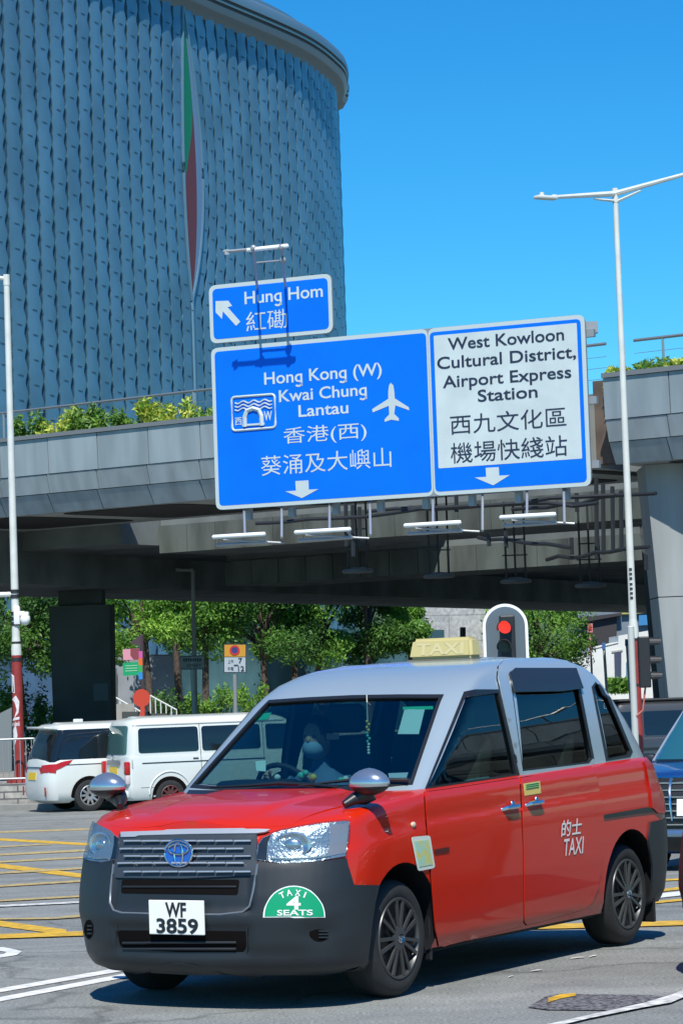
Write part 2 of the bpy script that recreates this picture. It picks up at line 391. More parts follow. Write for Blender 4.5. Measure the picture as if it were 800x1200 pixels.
# ------------------------------------------------------------------ raised footway with its stone edge and kerb
FZ = -.30
PAVE = mat('paving', (.24, .24, .23), .85, var=.2, scale=3, bump=.3, bscale=30)
EDGE = [(-60, 66.5), (-30, 62.5), (-8.6, 60.4), (-4.6, 60.0), (-.6, 59.6), (3.2, 62), (5, 70), (6, 150)]
mb = MB(); mb.add([(x, y, FZ) for x, y in EDGE]+[(-60, 150, FZ)], [tuple(range(len(EDGE)+1))]); struct(mb.build('footway', PAVE))
def brickmat(name, c1, c2, mortar, sx, sy, size=.012):
    m = bpy.data.materials.new(name); m.use_nodes = True; t = m.node_tree; b = t.nodes['Principled BSDF']; L = t.links.new
    tc = t.nodes.new('ShaderNodeTexCoord'); sp = t.nodes.new('ShaderNodeSeparateXYZ'); cb = t.nodes.new('ShaderNodeCombineXYZ'); L(tc.outputs['Object'], sp.inputs[0]); L(sp.outputs[0], cb.inputs[0]); L(sp.outputs[2], cb.inputs[1])
    k = t.nodes.new('ShaderNodeTexBrick'); L(cb.outputs[0], k.inputs['Vector']); k.inputs['Color1'].default_value = (*c1, 1); k.inputs['Color2'].default_value = (*c2, 1); k.inputs['Mortar'].default_value = (*mortar, 1)
    k.inputs['Scale'].default_value = 1; k.inputs['Brick Width'].default_value = sx; k.inputs['Row Height'].default_value = sy; k.inputs['Mortar Size'].default_value = size
    n = t.nodes.new('ShaderNodeTexNoise'); n.inputs['Scale'].default_value = 6; L(tc.outputs['Object'], n.inputs['Vector'])
    x = t.nodes.new('ShaderNodeMix'); x.data_type = 'RGBA'; x.blend_type = 'OVERLAY'; x.inputs[0].default_value = .6; L(k.outputs['Color'], x.inputs[6]); L(n.outputs['Fac'], x.inputs[7]); L(x.outputs[2], b.inputs['Base Color']); b.inputs['Roughness'].default_value = .9
    return m
STONE = brickmat('stone_blocks', (.27, .26, .24), (.34, .33, .30), (.10, .10, .10), .62, .155, .018)
mb = MB()
for (x0, y0), (x1, y1) in zip(EDGE[:-2], EDGE[1:-1]):
    mb.add([(x0, y0, gz(y0)-.1), (x1, y1, gz(y1)-.1), (x1, y1, FZ+.004), (x0, y0, FZ+.004), (x0, y0+.3, FZ+.004), (x1, y1+.3, FZ+.004)], [(0, 1, 2, 3), (3, 2, 5, 4)])
tag(mb.build('stone_wall', STONE), 'low wall of coursed grey stone blocks edging the raised footway', 'wall')
mb = MB()
for (x0, y0), (x1, y1) in zip(EDGE[:-3], EDGE[1:-2]):
    y0 -= .02; y1 -= .02
    a, b = gz(y0-.35), gz(y1-.35); mb.add([(x0, y0-.35, a-.05), (x1, y1-.35, b-.05), (x1, y1-.35, b+.12), (x0, y0-.35, a+.12), (x0, y0, a+.13), (x1, y1, b+.13)], [(0, 1, 2, 3), (3, 2, 5, 4)])
struct(mb.build('kerb', mat('kerb_stone', (.22, .22, .21), .9, var=.2, scale=2)))

# ------------------------------------------------------------------ the theatre: a curved facade of wavy aluminium panels
def facade():
    root = thing('theatre_building', 'huge curved building clad in wavy blue grey aluminium panels, parted like a curtain', 'building', (0, 0, 0))
    pts = [Vector((-60, 80)), Vector((-42, 98)), Vector((at(0, 300, 126).x-10.5, 114)), Vector((at(0, 300, 126).x, 126)), Vector((at(170, 300, 136.5).x, 136.5)), Vector((at(250, 300, 143).x, 143)), Vector((at(350, 300, 152).x, 152)),
           Vector((at(390, 300, 158.5).x, 158.4)), Vector((at(399, 300, 162).x, 162)), Vector((at(397, 300, 166).x, 165.8)), Vector((at(380, 300, 169).x, 169)), Vector((-12, 173)), Vector((-40, 181))]
    # smooth plan curve, resampled by length
    S = []
    for i in range(len(pts)-1):
        p0, p1, p2, p3 = pts[max(i-1, 0)], pts[i], pts[i+1], pts[min(i+2, len(pts)-1)]
        for k in range(24):
            t = k/24; S.append(.5*((2*p1)+(p2-p0)*t+(2*p0-5*p1+4*p2-p3)*t*t+(3*p1-p0-3*p2+p3)*t**3))
    S.append(pts[-1]); cum = [0]
    for a, b in zip(S, S[1:]): cum.append(cum[-1]+(b-a).length)
    def P(s):
        s = max(0, min(cum[-1]-1e-4, s)); lo, hi = 0, len(cum)-1
        while hi-lo > 1:
            m = (lo+hi)//2
            if cum[m] <= s: lo = m
            else: hi = m
        t = (s-cum[lo])/(cum[hi]-cum[lo]); p = S[lo].lerp(S[hi], t)
        a, b = S[max(lo-3, 0)], S[min(hi+3, len(S)-1)]; d = (b-a).normalized(); return p, Vector((d.y, -d.x))
    def s_at(px):                                                    # arc length seen at a photo column
        best = None
        for i in range(0, len(S)-80):
            q = S[i]; d = Vector((q.x, q.y, 15))-CAM; x = 400+F_*d.dot(RI)/d.dot(FW)
            if best is None or abs(x-px) < best[0]: best = (abs(x-px), cum[i])
        return best[1]
    Z0, Z1, RP, CP = -1.4, 38.0, 1.21, 1.16
    s0 = s_at(229); nz = int((Z1-Z0)/RP*6); D0 = 140.5
    def zpx(y): return (806-y)/F_*D0+EYE
    zt, zb = zpx(-10), zpx(338)
    def open_w(z):                                                   # half widths of the parted slit, left and right
        if z < zb: return 0.0, 0.0
        t = (z-zb)/(zt-zb); a = math.sin(math.pi*min(1, t**.8))
        return .46*a+.03, 1.55*a+.03
    ncol0 = int(s0/CP)
    mb = MB(); prof = [(0.0, -.09), (.25, -.08), (.255, -.02), (.55, .07), (.85, .09), (.985, .06)]; NX = len(prof)
    def zs(ci): return Z0+((-ci*.305) % 1)*RP                        # height of the first slot in a column
    def edge(ci, z):                                                 # wavy border between two columns
        sa = s0+(ci-n0)*CP
        if ci == n0: return None
        k = abs(ci-n0); sa += .075*CP*min(1, k)*math.sin(2*math.pi*(z-zs(ci-1))/RP+.6)
        wl, wr = open_w(z)
        return sa-wl*math.exp(-(s0-sa)/3.2) if ci < n0 else sa+wr*math.exp(-(sa-s0)/4.0)
    n0 = ncol0; NC = n0+int((cum[-1]-s0)/CP)-1
    for ci in range(NC):
        rows = []; far = s0+(ci-n0)*CP > cum[-1]-24
        step = 1 if not far else 6
        for j in range(0, nz+1, step):
            z = Z0+(Z1-Z0)*j/nz; wl, wr = open_w(z)
            e0 = edge(ci, z) if ci != n0 else s0+wr; e1 = edge(ci+1, z) if ci+1 != n0 else s0-wl
            am = .86+.14*math.sin(2*math.pi*(z-zs(ci))/RP-.9); row = []
            wob = .07*math.sin(2*math.pi*(z-zs(ci))/RP+2.2)+.03*math.sin(4*math.pi*(z-zs(ci))/RP)
            for k_, (t, o) in enumerate(prof):
                if k_ in (1, 2): t += wob
                p, n = P(e0+(e1-e0)*t); q = p+n*(o*am); row.append((q.x, q.y, z))
            p, n = P(e1); q = p+n*(-.09); row.append((q.x, q.y, z))
            rows.append(row)
        o = len(mb.v); mb.v += [p for r in rows for p in r]; NR = len(rows); W_ = NX+1
        for j in range(NR-1):
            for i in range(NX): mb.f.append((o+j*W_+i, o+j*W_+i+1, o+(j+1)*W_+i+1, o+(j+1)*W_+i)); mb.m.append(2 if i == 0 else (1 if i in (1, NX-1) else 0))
        if not far:                                                  # the small dark slots between the plates of a column
            zz = zs(ci)
            while zz < Z1-.4:
                if zz > 7:
                    j = int((zz-Z0)/(Z1-Z0)*nz); a, b = Vector(rows[j][2]), Vector(rows[j][5]); _, n = P(s0+(ci-n0+.5)*CP); nn = Vector((n.x, n.y, 0))*.04
                    a2 = a.lerp(b, .30)+nn*1.6; b2 = a.lerp(b, .66)+nn*1.6
                    mb.add([a2+Vector((0, 0, -.03)), b2+Vector((0, 0, -.06)), b2+Vector((0, 0, 0)), a2+Vector((0, 0, .03))], [(0, 1, 2, 3)], 2)
                zz += RP
    # keep columns off the slit: panels next to it were pushed aside above
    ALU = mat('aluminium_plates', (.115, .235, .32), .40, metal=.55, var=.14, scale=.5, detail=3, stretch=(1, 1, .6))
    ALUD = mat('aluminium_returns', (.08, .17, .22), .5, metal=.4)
    SLOT = mat('slot_shadow_gap', (.035, .085, .125), .8, spec=.1)
    mb.build('facade', [ALU, ALUD, SLOT], root, smooth=True, ang=30, recalc=False)
    # slit: trims and coloured inner panels
    tl = []; tr = []
    nzz = 70
    for j in range(nzz+1):
        z = Z0+(Z1+.0-Z0)*j/nzz; wl, wr = open_w(z)
        a, n = P(s0-wl); b, n2 = P(s0+wr+.02); tl.append(Vector((a.x+n.x*.1, a.y+n.y*.1, z))); tr.append(Vector((b.x+n2.x*.1, b.y+n2.y*.1, z)))
    TR = mat('slit_trim', (.12, .23, .31), .45, metal=.4)
    m1 = MB(); m1.tube(tl, .09, 6); m1.build('slit_trim', TR, root, True); m1 = MB(); m1.tube(tr, .09, 6); m1.build('slit_trim', TR, root, True)
    def inner(name, f, m):                                           # f(z) -> (t0, t1) across the slit, or None
        mm = MB(); last = None
        for j in range(nzz+1):
            z = Z0+(Z1-Z0)*j/nzz; wl, wr = open_w(z); g = f(z)
            if g is None or wl <= .03: last = None; continue
            W = wl+wr; q = []
            for t in g:
                p, n = P(s0-wl+W*t); q.append((p.x+n.x*.1, p.y+n.y*.1, z))
            o = len(mm.v); mm.v += q
            if last is not None: mm.f.append((last, last+1, o+1, o)); mm.m.append(0)
            last = o
        mm.build(name, m, root, recalc=False)
    zg = zpx(135)
    def split(z): return .68
    def gfun(z):
        if z < zg-4: return None
        k = sstep(zg-4, zg+1.5, z); return (.02, .02+(split(z)-.02)*k)
    def rfun(z):
        if z > zg+1.5: return None
        k = sstep(zg-4, zg+1.5, z); return (.02+(split(z)-.02)*k, split(z))
    inner('green_panel', gfun, mat('green_panel', (.0, .17, .075), .5))
    inner('red_panel', rfun, mat('dark_red_panel', (.13, .022, .025), .5))
    inner('inner_panel', lambda z: (split(z), 1.0), mat('inner_panel', (.13, .22, .34), .5))
    # roof edge: soffit, lip with gutter lines, upper band
    rim = [(.0, Z1-.12, 0), (.06, Z1-.02, 0), (.24, Z1+.14, 0), (.42, Z1+.22, 1), (.50, Z1+.34, 1), (.58, Z1+.44, 1), (.52, Z1+.47, 2), (.52, Z1+.55, 2), (.60, Z1+.58, 1), (.62, Z1+.66, 1), (.56, Z1+.69, 2), (.56, Z1+.76, 2), (.63, Z1+.80, 1), (.66, Z1+1.0, 1), (.58, Z1+1.22, 1), (.36, Z1+1.36, 1), (.0, Z1+1.42, 1), (-.5, Z1+1.44, 1), (-.55, Z1+2.0, 1), (-.9, Z1+2.2, 1), (-3, Z1+2.25, 1), (-14, Z1+2.26, 1)]
    rim = [(o*1.3, Z1+(z-Z1)*1.35, m) for o, z, m in rim]; m2 = MB(); NS = 150
    for k in range(NS+1):
        p, n = P(cum[-1]*k/NS)
        for o, z, _ in rim: m2.v.append((p.x+n.x*o, p.y+n.y*o, z))
    L = len(rim)
    for k in range(NS):
        for i in range(L-1): m2.f.append((k*L+i, (k+1)*L+i, (k+1)*L+i+1, k*L+i+1)); m2.m.append(rim[i][2])
    m2.build('roof_edge', [mat('roof_soffit', (.15, .18, .19), .7), mat('roof_band', (.15, .25, .32), .45, metal=.4), mat('gutter_line', (.05, .05, .05), .6)], root, True, 35, recalc=False)
    return root
facade()

# ------------------------------------------------------------------ footbridge with stepped panel fascia, planters and rail
U = Vector((.823, -.568, 0)).normalized(); V = Vector((.568, .823, 0)).normalized(); Z = Vector((0, 0, 1))
BR0 = at(0, 600, 66); BR0.z = 0
def bp(s, v, z): return BR0+U*s+V*v+Z*z
def s_px(px, z=7.5):
    lo, hi = -20, 60
    for _ in range(40):
        m = (lo+hi)/2; d = bp(m, 0, z)-CAM; x = 400+F_*d.dot(RI)/d.dot(FW)
        if x < px: lo = m
        else: hi = m
    return lo
def bbox(mb, s0, s1, v0, v1, z0, z1, mi=0):
    P = [bp(s, v, z) for z in (z0, z1) for v in (v0, v1) for s in (s0, s1)]
    return mb.add(P, [(0, 2, 3, 1), (4, 5, 7, 6), (0, 1, 5, 4), (2, 6, 7, 3), (0, 4, 6, 2), (1, 3, 7, 5)], mi)
def sweep(mb, prof, s0, s1, mi=0):                                   # a closed (v, z) section pushed along the bridge
    n = len(prof); return mb.add([bp(s0, v, z) for v, z in prof]+[bp(s1, v, z) for v, z in prof], [tuple(range(n)), tuple(range(2*n-1, n-1, -1))]+[(i, n+i, n+(i+1) % n, (i+1) % n) for i in range(n)], mi)
PANEL = mat('grey_fascia_panels', (.26, .305, .32), .45, metal=.15, var=.16, scale=2.2, detail=7, stretch=(1, 1, .14))
CONC = mat('grey_concrete', (.25, .26, .255), .85, var=.18, scale=1.2, bump=.15, bscale=14)
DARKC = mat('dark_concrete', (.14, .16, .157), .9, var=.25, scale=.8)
SOF = mat('soffit_concrete', (.30, .33, .32), .85, var=.15, scale=1)
BLK = mat('black_steel', (.015, .017, .02), .55)
GALV = mat('galvanised_steel', (.34, .36, .37), .45, metal=.5)
s_end = s_px(692); s_beg = s_px(706)
def span(label, s0, s1, seed):
    root = thing('footbridge', label, 'bridge')
    mb = MB(); w_ = 1.56; n = int((s1-s0)/w_)+1; off = .35
    rows = [((0, 7.92), (.03, 7.04)), ((.05, 7.035), (.16, 6.575)), ((.18, 6.57), (.42, 6.11))]
    rng = random.Random(seed)
    for r, ((va, za), (vb, zb)) in enumerate(rows):
        s = s0-rng.random()*w_*.0 - (r*.10)
        while s < s1-.01:
            a, b = max(s, s0)+.012, min(s+w_, s1)-.012
            if b-a > .05:
                j = rng.uniform(-.006, .006)
                sweep(mb, [(va+j, za), (vb+j, zb+.012), (vb+.12, zb+.012), (va+.12, za)], a, b)
            s += w_
    mb.build('fascia', PANEL, root)
    mb = MB(); sweep(mb, [(.10, 7.90), (.12, 7.04), (.30, 6.57), (.50, 6.13), (5.4, 6.13), (5.4, 6.9), (1.6, 6.95), (1.6, 7.5), (.4, 7.5), (.4, 7.88)], s0+.03, s1-.03)
    mb.build('deck', SOF, root)
    mb = MB(); sweep(mb, [(-.05, 7.93), (-.05, 8.03), (.42, 8.03), (.42, 7.93)], s0, s1); sweep(mb, [(1.35, 7.5), (1.35, 7.78), (1.6, 7.78), (1.6, 7.5)], s0+.05, s1-.05)
    mb.build('coping', mat('planter_coping', (.14, .155, .165), .6), root)
    mb = MB(); s = s0+.6                                               # flat dark panels painting the shade of coffers between pale ribs
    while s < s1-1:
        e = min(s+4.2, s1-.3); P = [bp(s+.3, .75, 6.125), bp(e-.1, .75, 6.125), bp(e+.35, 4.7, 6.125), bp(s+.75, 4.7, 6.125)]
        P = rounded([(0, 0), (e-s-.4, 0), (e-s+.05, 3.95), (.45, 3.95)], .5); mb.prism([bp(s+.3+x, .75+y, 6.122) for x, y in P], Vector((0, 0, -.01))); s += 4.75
    mb.build('painted_coffer', mat('coffer_shade', (.02, .022, .022), .8), root)
    # rail
    mb = MB(); zt = 8.86
    mb.tube([bp(s0, 1.47, zt), bp(s1, 1.47, zt)], .035, 8); s = s0+.7
    while s < s1: mb.box(bp(s, 1.47, (7.7+zt)/2), (.05, .05, zt-7.7)); s += 3.05
    for z in (8.58, 8.34, 8.1): mb.tube([bp(s0, 1.47, z), bp(s1, 1.47, z)], .006, 5)
    mb.build('railing', mat('rail_steel', (.26, .28, .28), .4, metal=.6), root)
    return root
span('long footbridge with stepped grey panels and planted edge, left of the blue road sign', -14, s_end-.4, 3)
fr = span('footbridge section with stepped grey panels, right of the blue road sign above the pale pier', s_beg, 62, 5)
# end of the near section: dark brown tiled return wall seen in the gap
mb = MB(); bbox(mb, s_end-.45, s_beg-.02, .9, 1.3, 6.2, 8.0)
mb.build('gap_wall', mat('brown_tiles', (.10, .075, .06), .7, var=.3, scale=2), fr)
# ------------------------------------------------------------------ flyover behind: pale beams hung below one another, then a black girder
fl = thing('flyover', 'dark road flyover with pale panelled beams passing behind the footbridge', 'bridge')
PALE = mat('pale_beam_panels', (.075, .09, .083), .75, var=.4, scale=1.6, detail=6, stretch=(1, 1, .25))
sx = s_px(215, 5.5)
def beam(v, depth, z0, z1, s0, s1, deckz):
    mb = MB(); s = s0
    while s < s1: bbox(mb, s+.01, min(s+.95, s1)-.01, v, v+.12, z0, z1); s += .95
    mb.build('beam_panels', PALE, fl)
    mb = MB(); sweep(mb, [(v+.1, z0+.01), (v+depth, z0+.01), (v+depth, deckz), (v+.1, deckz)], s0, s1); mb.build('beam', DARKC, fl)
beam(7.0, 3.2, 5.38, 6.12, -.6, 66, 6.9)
beam(12.4, 3.0, 4.66, 5.36, -2.5, 66, 6.6)
mb = MB(); bbox(mb, -3, 5.2, 10.25, 12.35, 6.0, 6.4); mb.build('shade_cover', DARKC, fl)  # cover added to keep sun off the left part of the second beam
ga = at(60, 690, 74); gb = at(130, 688, 76.8); gc = at(700, 708, 110.8); dirg = (gc-gb).normalized(); dirg.z = 0; dirg.normalize(); gn = Vector((-dirg.y, dirg.x, 0))
g0 = gb-dirg*26; g1 = gb+dirg*75; zb = gb.z
mb = MB(); mb.prism([Vector((g0.x, g0.y, zb)), Vector((g1.x, g1.y, zb)), Vector((g1.x, g1.y, zb))+gn*5, Vector((g0.x, g0.y, zb))+gn*5], Vector((0, 0, 1.6)))
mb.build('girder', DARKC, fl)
mb = MB()                                                            # slab from the last beam to the girder, and a cover added to shade the left part of the gap
a, b = bp(.6, 15.2, 0), bp(66, 15.2, 0)
zz = 5.6; q = [Vector((a.x, a.y, zz)), Vector((b.x, b.y, zz)), Vector((g1.x, g1.y, zz))+gn*2.5, Vector((g0.x, g0.y, zz))+gn*2.5, bp(-14, 5.45, zz), bp(-.65, 5.45, zz), bp(-.65, 15.2, zz)]
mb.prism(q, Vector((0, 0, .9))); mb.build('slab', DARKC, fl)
# left pier under the flyover
pl = at(60, 800, 78); pr = at(131, 800, 78); pc = (pl+pr)/2
mb = MB(); wd = (pr-pl).length
mb.add([(pc.x+sx_*k, pc.y+sy_*.9+.9, z) for z, k in ((FZ, wd/2*.93), (zb-.45, wd/2)) for sx_, sy_ in ((-1, -1), (1, -1), (1, 1), (-1, 1))], [(0, 3, 2, 1), (4, 5, 6, 7)]+[(i, (i+1) % 4, 4+(i+1) % 4, 4+i) for i in range(4)])
PD = mat('shaded_pier_concrete', (.055, .066, .066), .85, var=.2, scale=.8)  # shade under the bridges put into the concrete's colour
mb.box((pc.x, pc.y+.9, zb-.22), (wd*.72, 1.3, .42))
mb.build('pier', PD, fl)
mb = MB(); q = at(118, 811, 77.9); mb.box((q.x, pc.y-.005, q.z), (.42, .02, .5)); mb.build('notice_plate', mat('pier_plate', (.07, .10, .115), .7), fl)
# right pier, pale, tapering downwards, its shaded flank added as a separate dark slab
rp = thing('bridge_pier', 'broad pale concrete pier under the footbridge at the right edge', 'pier')
Y0 = 57.0; A = at(758, 575, Y0); B = at(787, 860, Y0); zg = gz(Y0)
def ex(z): return A.x+(B.x-A.x)*(A.z-z)/(A.z-B.z)
mb = MB(); z1 = 6.12
f = []
for z in (zg-.1, 3.28, 3.3, z1):
    f += [Vector((ex(z)+(.0), Y0, z)), Vector((ex(z)+4.2, Y0-1.0, z)), Vector((ex(z)+4.2, Y0+3.0, z)), Vector((ex(z)+.0-.0, Y0+1.6, z))]
mb.add(f, [(0, 1, 5, 4), (1, 2, 6, 5), (2, 3, 7, 6), (3, 0, 4, 7), (8, 9, 13, 12), (9, 10, 14, 13), (10, 11, 15, 14), (11, 8, 12, 15), (12, 13, 14, 15)])
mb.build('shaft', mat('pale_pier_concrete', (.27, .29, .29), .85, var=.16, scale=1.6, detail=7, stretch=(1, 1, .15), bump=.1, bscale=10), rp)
mb = MB(); mb.box((ex(.9)+.95, Y0-.26, .55), (1.15, .02, 1.7), Matrix.Rotation(-math.atan(1/4.2), 3, 'Z')); mb.build('access_panel', mat('access_panel', (.30, .36, .36), .7), rp)
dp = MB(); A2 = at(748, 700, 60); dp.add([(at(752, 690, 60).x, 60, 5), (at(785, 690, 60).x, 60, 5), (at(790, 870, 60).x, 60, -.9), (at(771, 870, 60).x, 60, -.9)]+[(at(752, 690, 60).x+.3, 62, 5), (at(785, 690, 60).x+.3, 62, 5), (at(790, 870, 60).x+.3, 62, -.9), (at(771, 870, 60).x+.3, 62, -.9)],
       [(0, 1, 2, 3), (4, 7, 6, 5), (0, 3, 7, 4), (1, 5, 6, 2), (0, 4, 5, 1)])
tag(dp.build('bridge_pier', PD), 'shaded left flank of the pale pier, added as a dark slab', 'pier')
# pipes and pendant lamps under the deck
pipes = thing('cable_pipes', 'bundle of black cables and pipes strung under the footbridge behind the sign', 'pipes', (0, 0, 0))
mb = MB(); rng = random.Random(4)
for (x0, y0, x1, y1) in ((300, 612, 560, 594), (430, 598, 720, 582), (480, 596, 700, 590), (600, 598, 768, 577), (560, 632, 668, 640), (640, 655, 760, 640)):
    a, b = at(x0, y0, 58), at(x1, y1, 55); k = [a.lerp(b, i/8)+Vector((0, 0, rng.uniform(-.05, .05))) for i in range(9)]; mb.tube(k, .045, 6)
for x, y0, y1 in ((405, 590, 640), (413, 592, 652), (421, 594, 640), (534, 575, 600), (675, 578, 600), (572, 625, 640), (592, 622, 642), (669, 630, 650), (698, 560, 655), (706, 566, 650), (717, 570, 648), (727, 575, 645), (756, 650, 668)):
    a, b = at(x, y0, 57), at(x+.8, y1, 57); mb.tube([a, b], .05, 6)
mb.build('pipe_run', BLK, pipes)
for i, (x, y) in enumerate(((419, 669), (514, 675), (604, 681), (691, 686))):
    c = at(x, y, 64); lab = ('round pendant lamp hung on black rods under the bridge, nearest the sign\'s left half', 'round pendant lamp on black rods right above the taxi\'s roof sign', 'round pendant lamp on black rods right above the arched red signal', 'round pendant lamp on black rods beside the tall street lamp post')[i]
    t = thing('pendant_lamp', lab, 'lamp', c, 0, 'pendant lamps under the bridge')
    mb = MB(); 
    for dx in (-.22, 0, .24): mb.tube([(dx, 0, .05), (dx, 0, 1.9)], .025, 6)
    mb.box((0, 0, 1.0), (.5, .03, .03)); mb.box((0, 0, .62), (.6, .03, .03)); mb.build('hanger', BLK, t)
    mb = MB(); mb.lathe([(.02, .10), (.12, .09), (.36, .03), (.38, -.03), (.34, -.05), (.02, -.05)], 'z', 20); mb.build('lamp_shade', mat('lamp_shade_grey', (.10, .11, .11), .5), t, True)
# ================================================================== vehicles
def half_outline(f, r, w, Lf, Lr, nf, nr, kf=18, ks=26, kr=12):
    P = []
    for i in range(kf):
        a = math.pi/2*i/kf; P.append((f-Lf+Lf*abs(math.cos(a))**(2/nf), w*abs(math.sin(a))**(2/nf)))
    for i in range(ks): P.append((f-Lf+(r+Lr-(f-Lf))*i/(ks-1), w))
    for i in range(1, kr+1):
        a = math.pi/2*(1-i/kr); P.append((r+Lr-Lr*abs(math.cos(a))**(2/nr), w*abs(math.sin(a))**(2/nr)))
    return P
def loft(rows, zf, crown=None, capz=None, ncap=8, bottom=True):
    """rows: (v, f, r, w, Lf, Lr, nf, nr); zf(x, v) gives the height. Closed solid: bottom sheet and crowned top sheet."""
    rings = []
    for v, f, r, w_, Lf, Lr, nf, nr in rows:
        H = half_outline(f, r, w_, Lf, Lr, nf, nr); n = len(H)
        rings.append([(x, y, zf(x, v)) for x, y in H]+[(x, -y, zf(x, v)) for x, y in H[-2:0:-1]])
    N = len(rings[0]); vs = [p for g in rings for p in g]; fs = []
    for k in range(len(rings)-1):
        for i in range(N): fs.append((k*N+i, k*N+(i+1) % N, (k+1)*N+(i+1) % N, (k+1)*N+i))
    n = N//2+1
    def sheet(base, cr, rev):
        idx = []
        for i in range(n):
            li, ri_ = base+i, base+((N-i) % N)
            if i in (0, n-1): idx.append([li]*(ncap+1)); continue
            a, b = vs[li], vs[ri_]; row = [li]
            for k in range(1, ncap):
                t = k/ncap; y = a[1]+(b[1]-a[1])*t; q = 1-abs(2*t-1)**2
                vs.append((a[0], y, a[2]+(cr(a[0], y, a[1])*q if cr else 0))); row.append(len(vs)-1)
            idx.append(row+[ri_])
        for i in range(n-1):
            for k in range(ncap):
                q = [idx[i][k], idx[i][k+1], idx[i+1][k+1], idx[i+1][k]]
                q = [x for j, x in enumerate(q) if x != q[j-1]]
                if len(set(q)) >= 3: fs.append(tuple(q if rev else q[::-1]))
    sheet((len(rings)-1)*N, crown, False)
    if bottom: sheet(0, None, True)
    return [Vector(v) for v in vs], fs
def mesh_obj(vs, fs, name='tmp'):
    me = bpy.data.meshes.new(name); me.from_pydata([tuple(v) for v in vs], [], fs)
    bm = bmesh.new(); bm.from_mesh(me); bmesh.ops.remove_doubles(bm, verts=bm.verts[:], dist=1e-5); bmesh.ops.recalc_face_normals(bm, faces=bm.faces[:]); bm.to_mesh(me); bm.free()
    o = bpy.data.objects.new(name, me); COL.objects.link(o); return o
def carve(o, cutters):                                               # boolean difference, result baked into the mesh
    for c in cutters:
        m = o.modifiers.new('b', 'BOOLEAN'); m.operation = 'DIFFERENCE'; m.solver = 'EXACT'; m.object = c
        try: m.material_mode = 'TRANSFER'
        except Exception: pass
    dg = bpy.context.evaluated_depsgraph_get(); dg.update(); me = bpy.data.meshes.new_from_object(o.evaluated_get(dg)); o.modifiers.clear(); old = o.data; o.data = me
    for c in cutters: bpy.data.objects.remove(c)
    return o
RED = mat('red_car_paint', (.50, .017, .003), .30, coat=.6, spec=.25)
SILV = mat('silver_car_paint', (.44, .53, .57), .28, metal=.5, coat=.5)
BUMP = mat('dark_grey_bumper_plastic', (.013, .017, .021), .48, var=.15, scale=2, bump=.05, bscale=300)
BLKP = mat('black_plastic', (.012, .013, .015), .38)
GAPM = mat('panel_gap', (.006, .005, .005), .9, spec=.05)
RUB = mat('tyre_rubber', (.016, .017, .018), .75, var=.2, scale=9)
CHROME = mat('chrome', (.68, .70, .72), .12, metal=1)
RIMG = mat('grey_wheel_cover', (.075, .078, .08), .4, metal=.5)
DARKIN = mat('dark_interior', (.02, .022, .025), .7)
WINF = glass('windscreen_glass', (.34, .56, .58), 2.0, boost=1.0)
WINS = glass('side_window_glass', (.34, .42, .38), 1.6)
WINR = glass('rear_window_glass', (.16, .22, .20), 1.55)

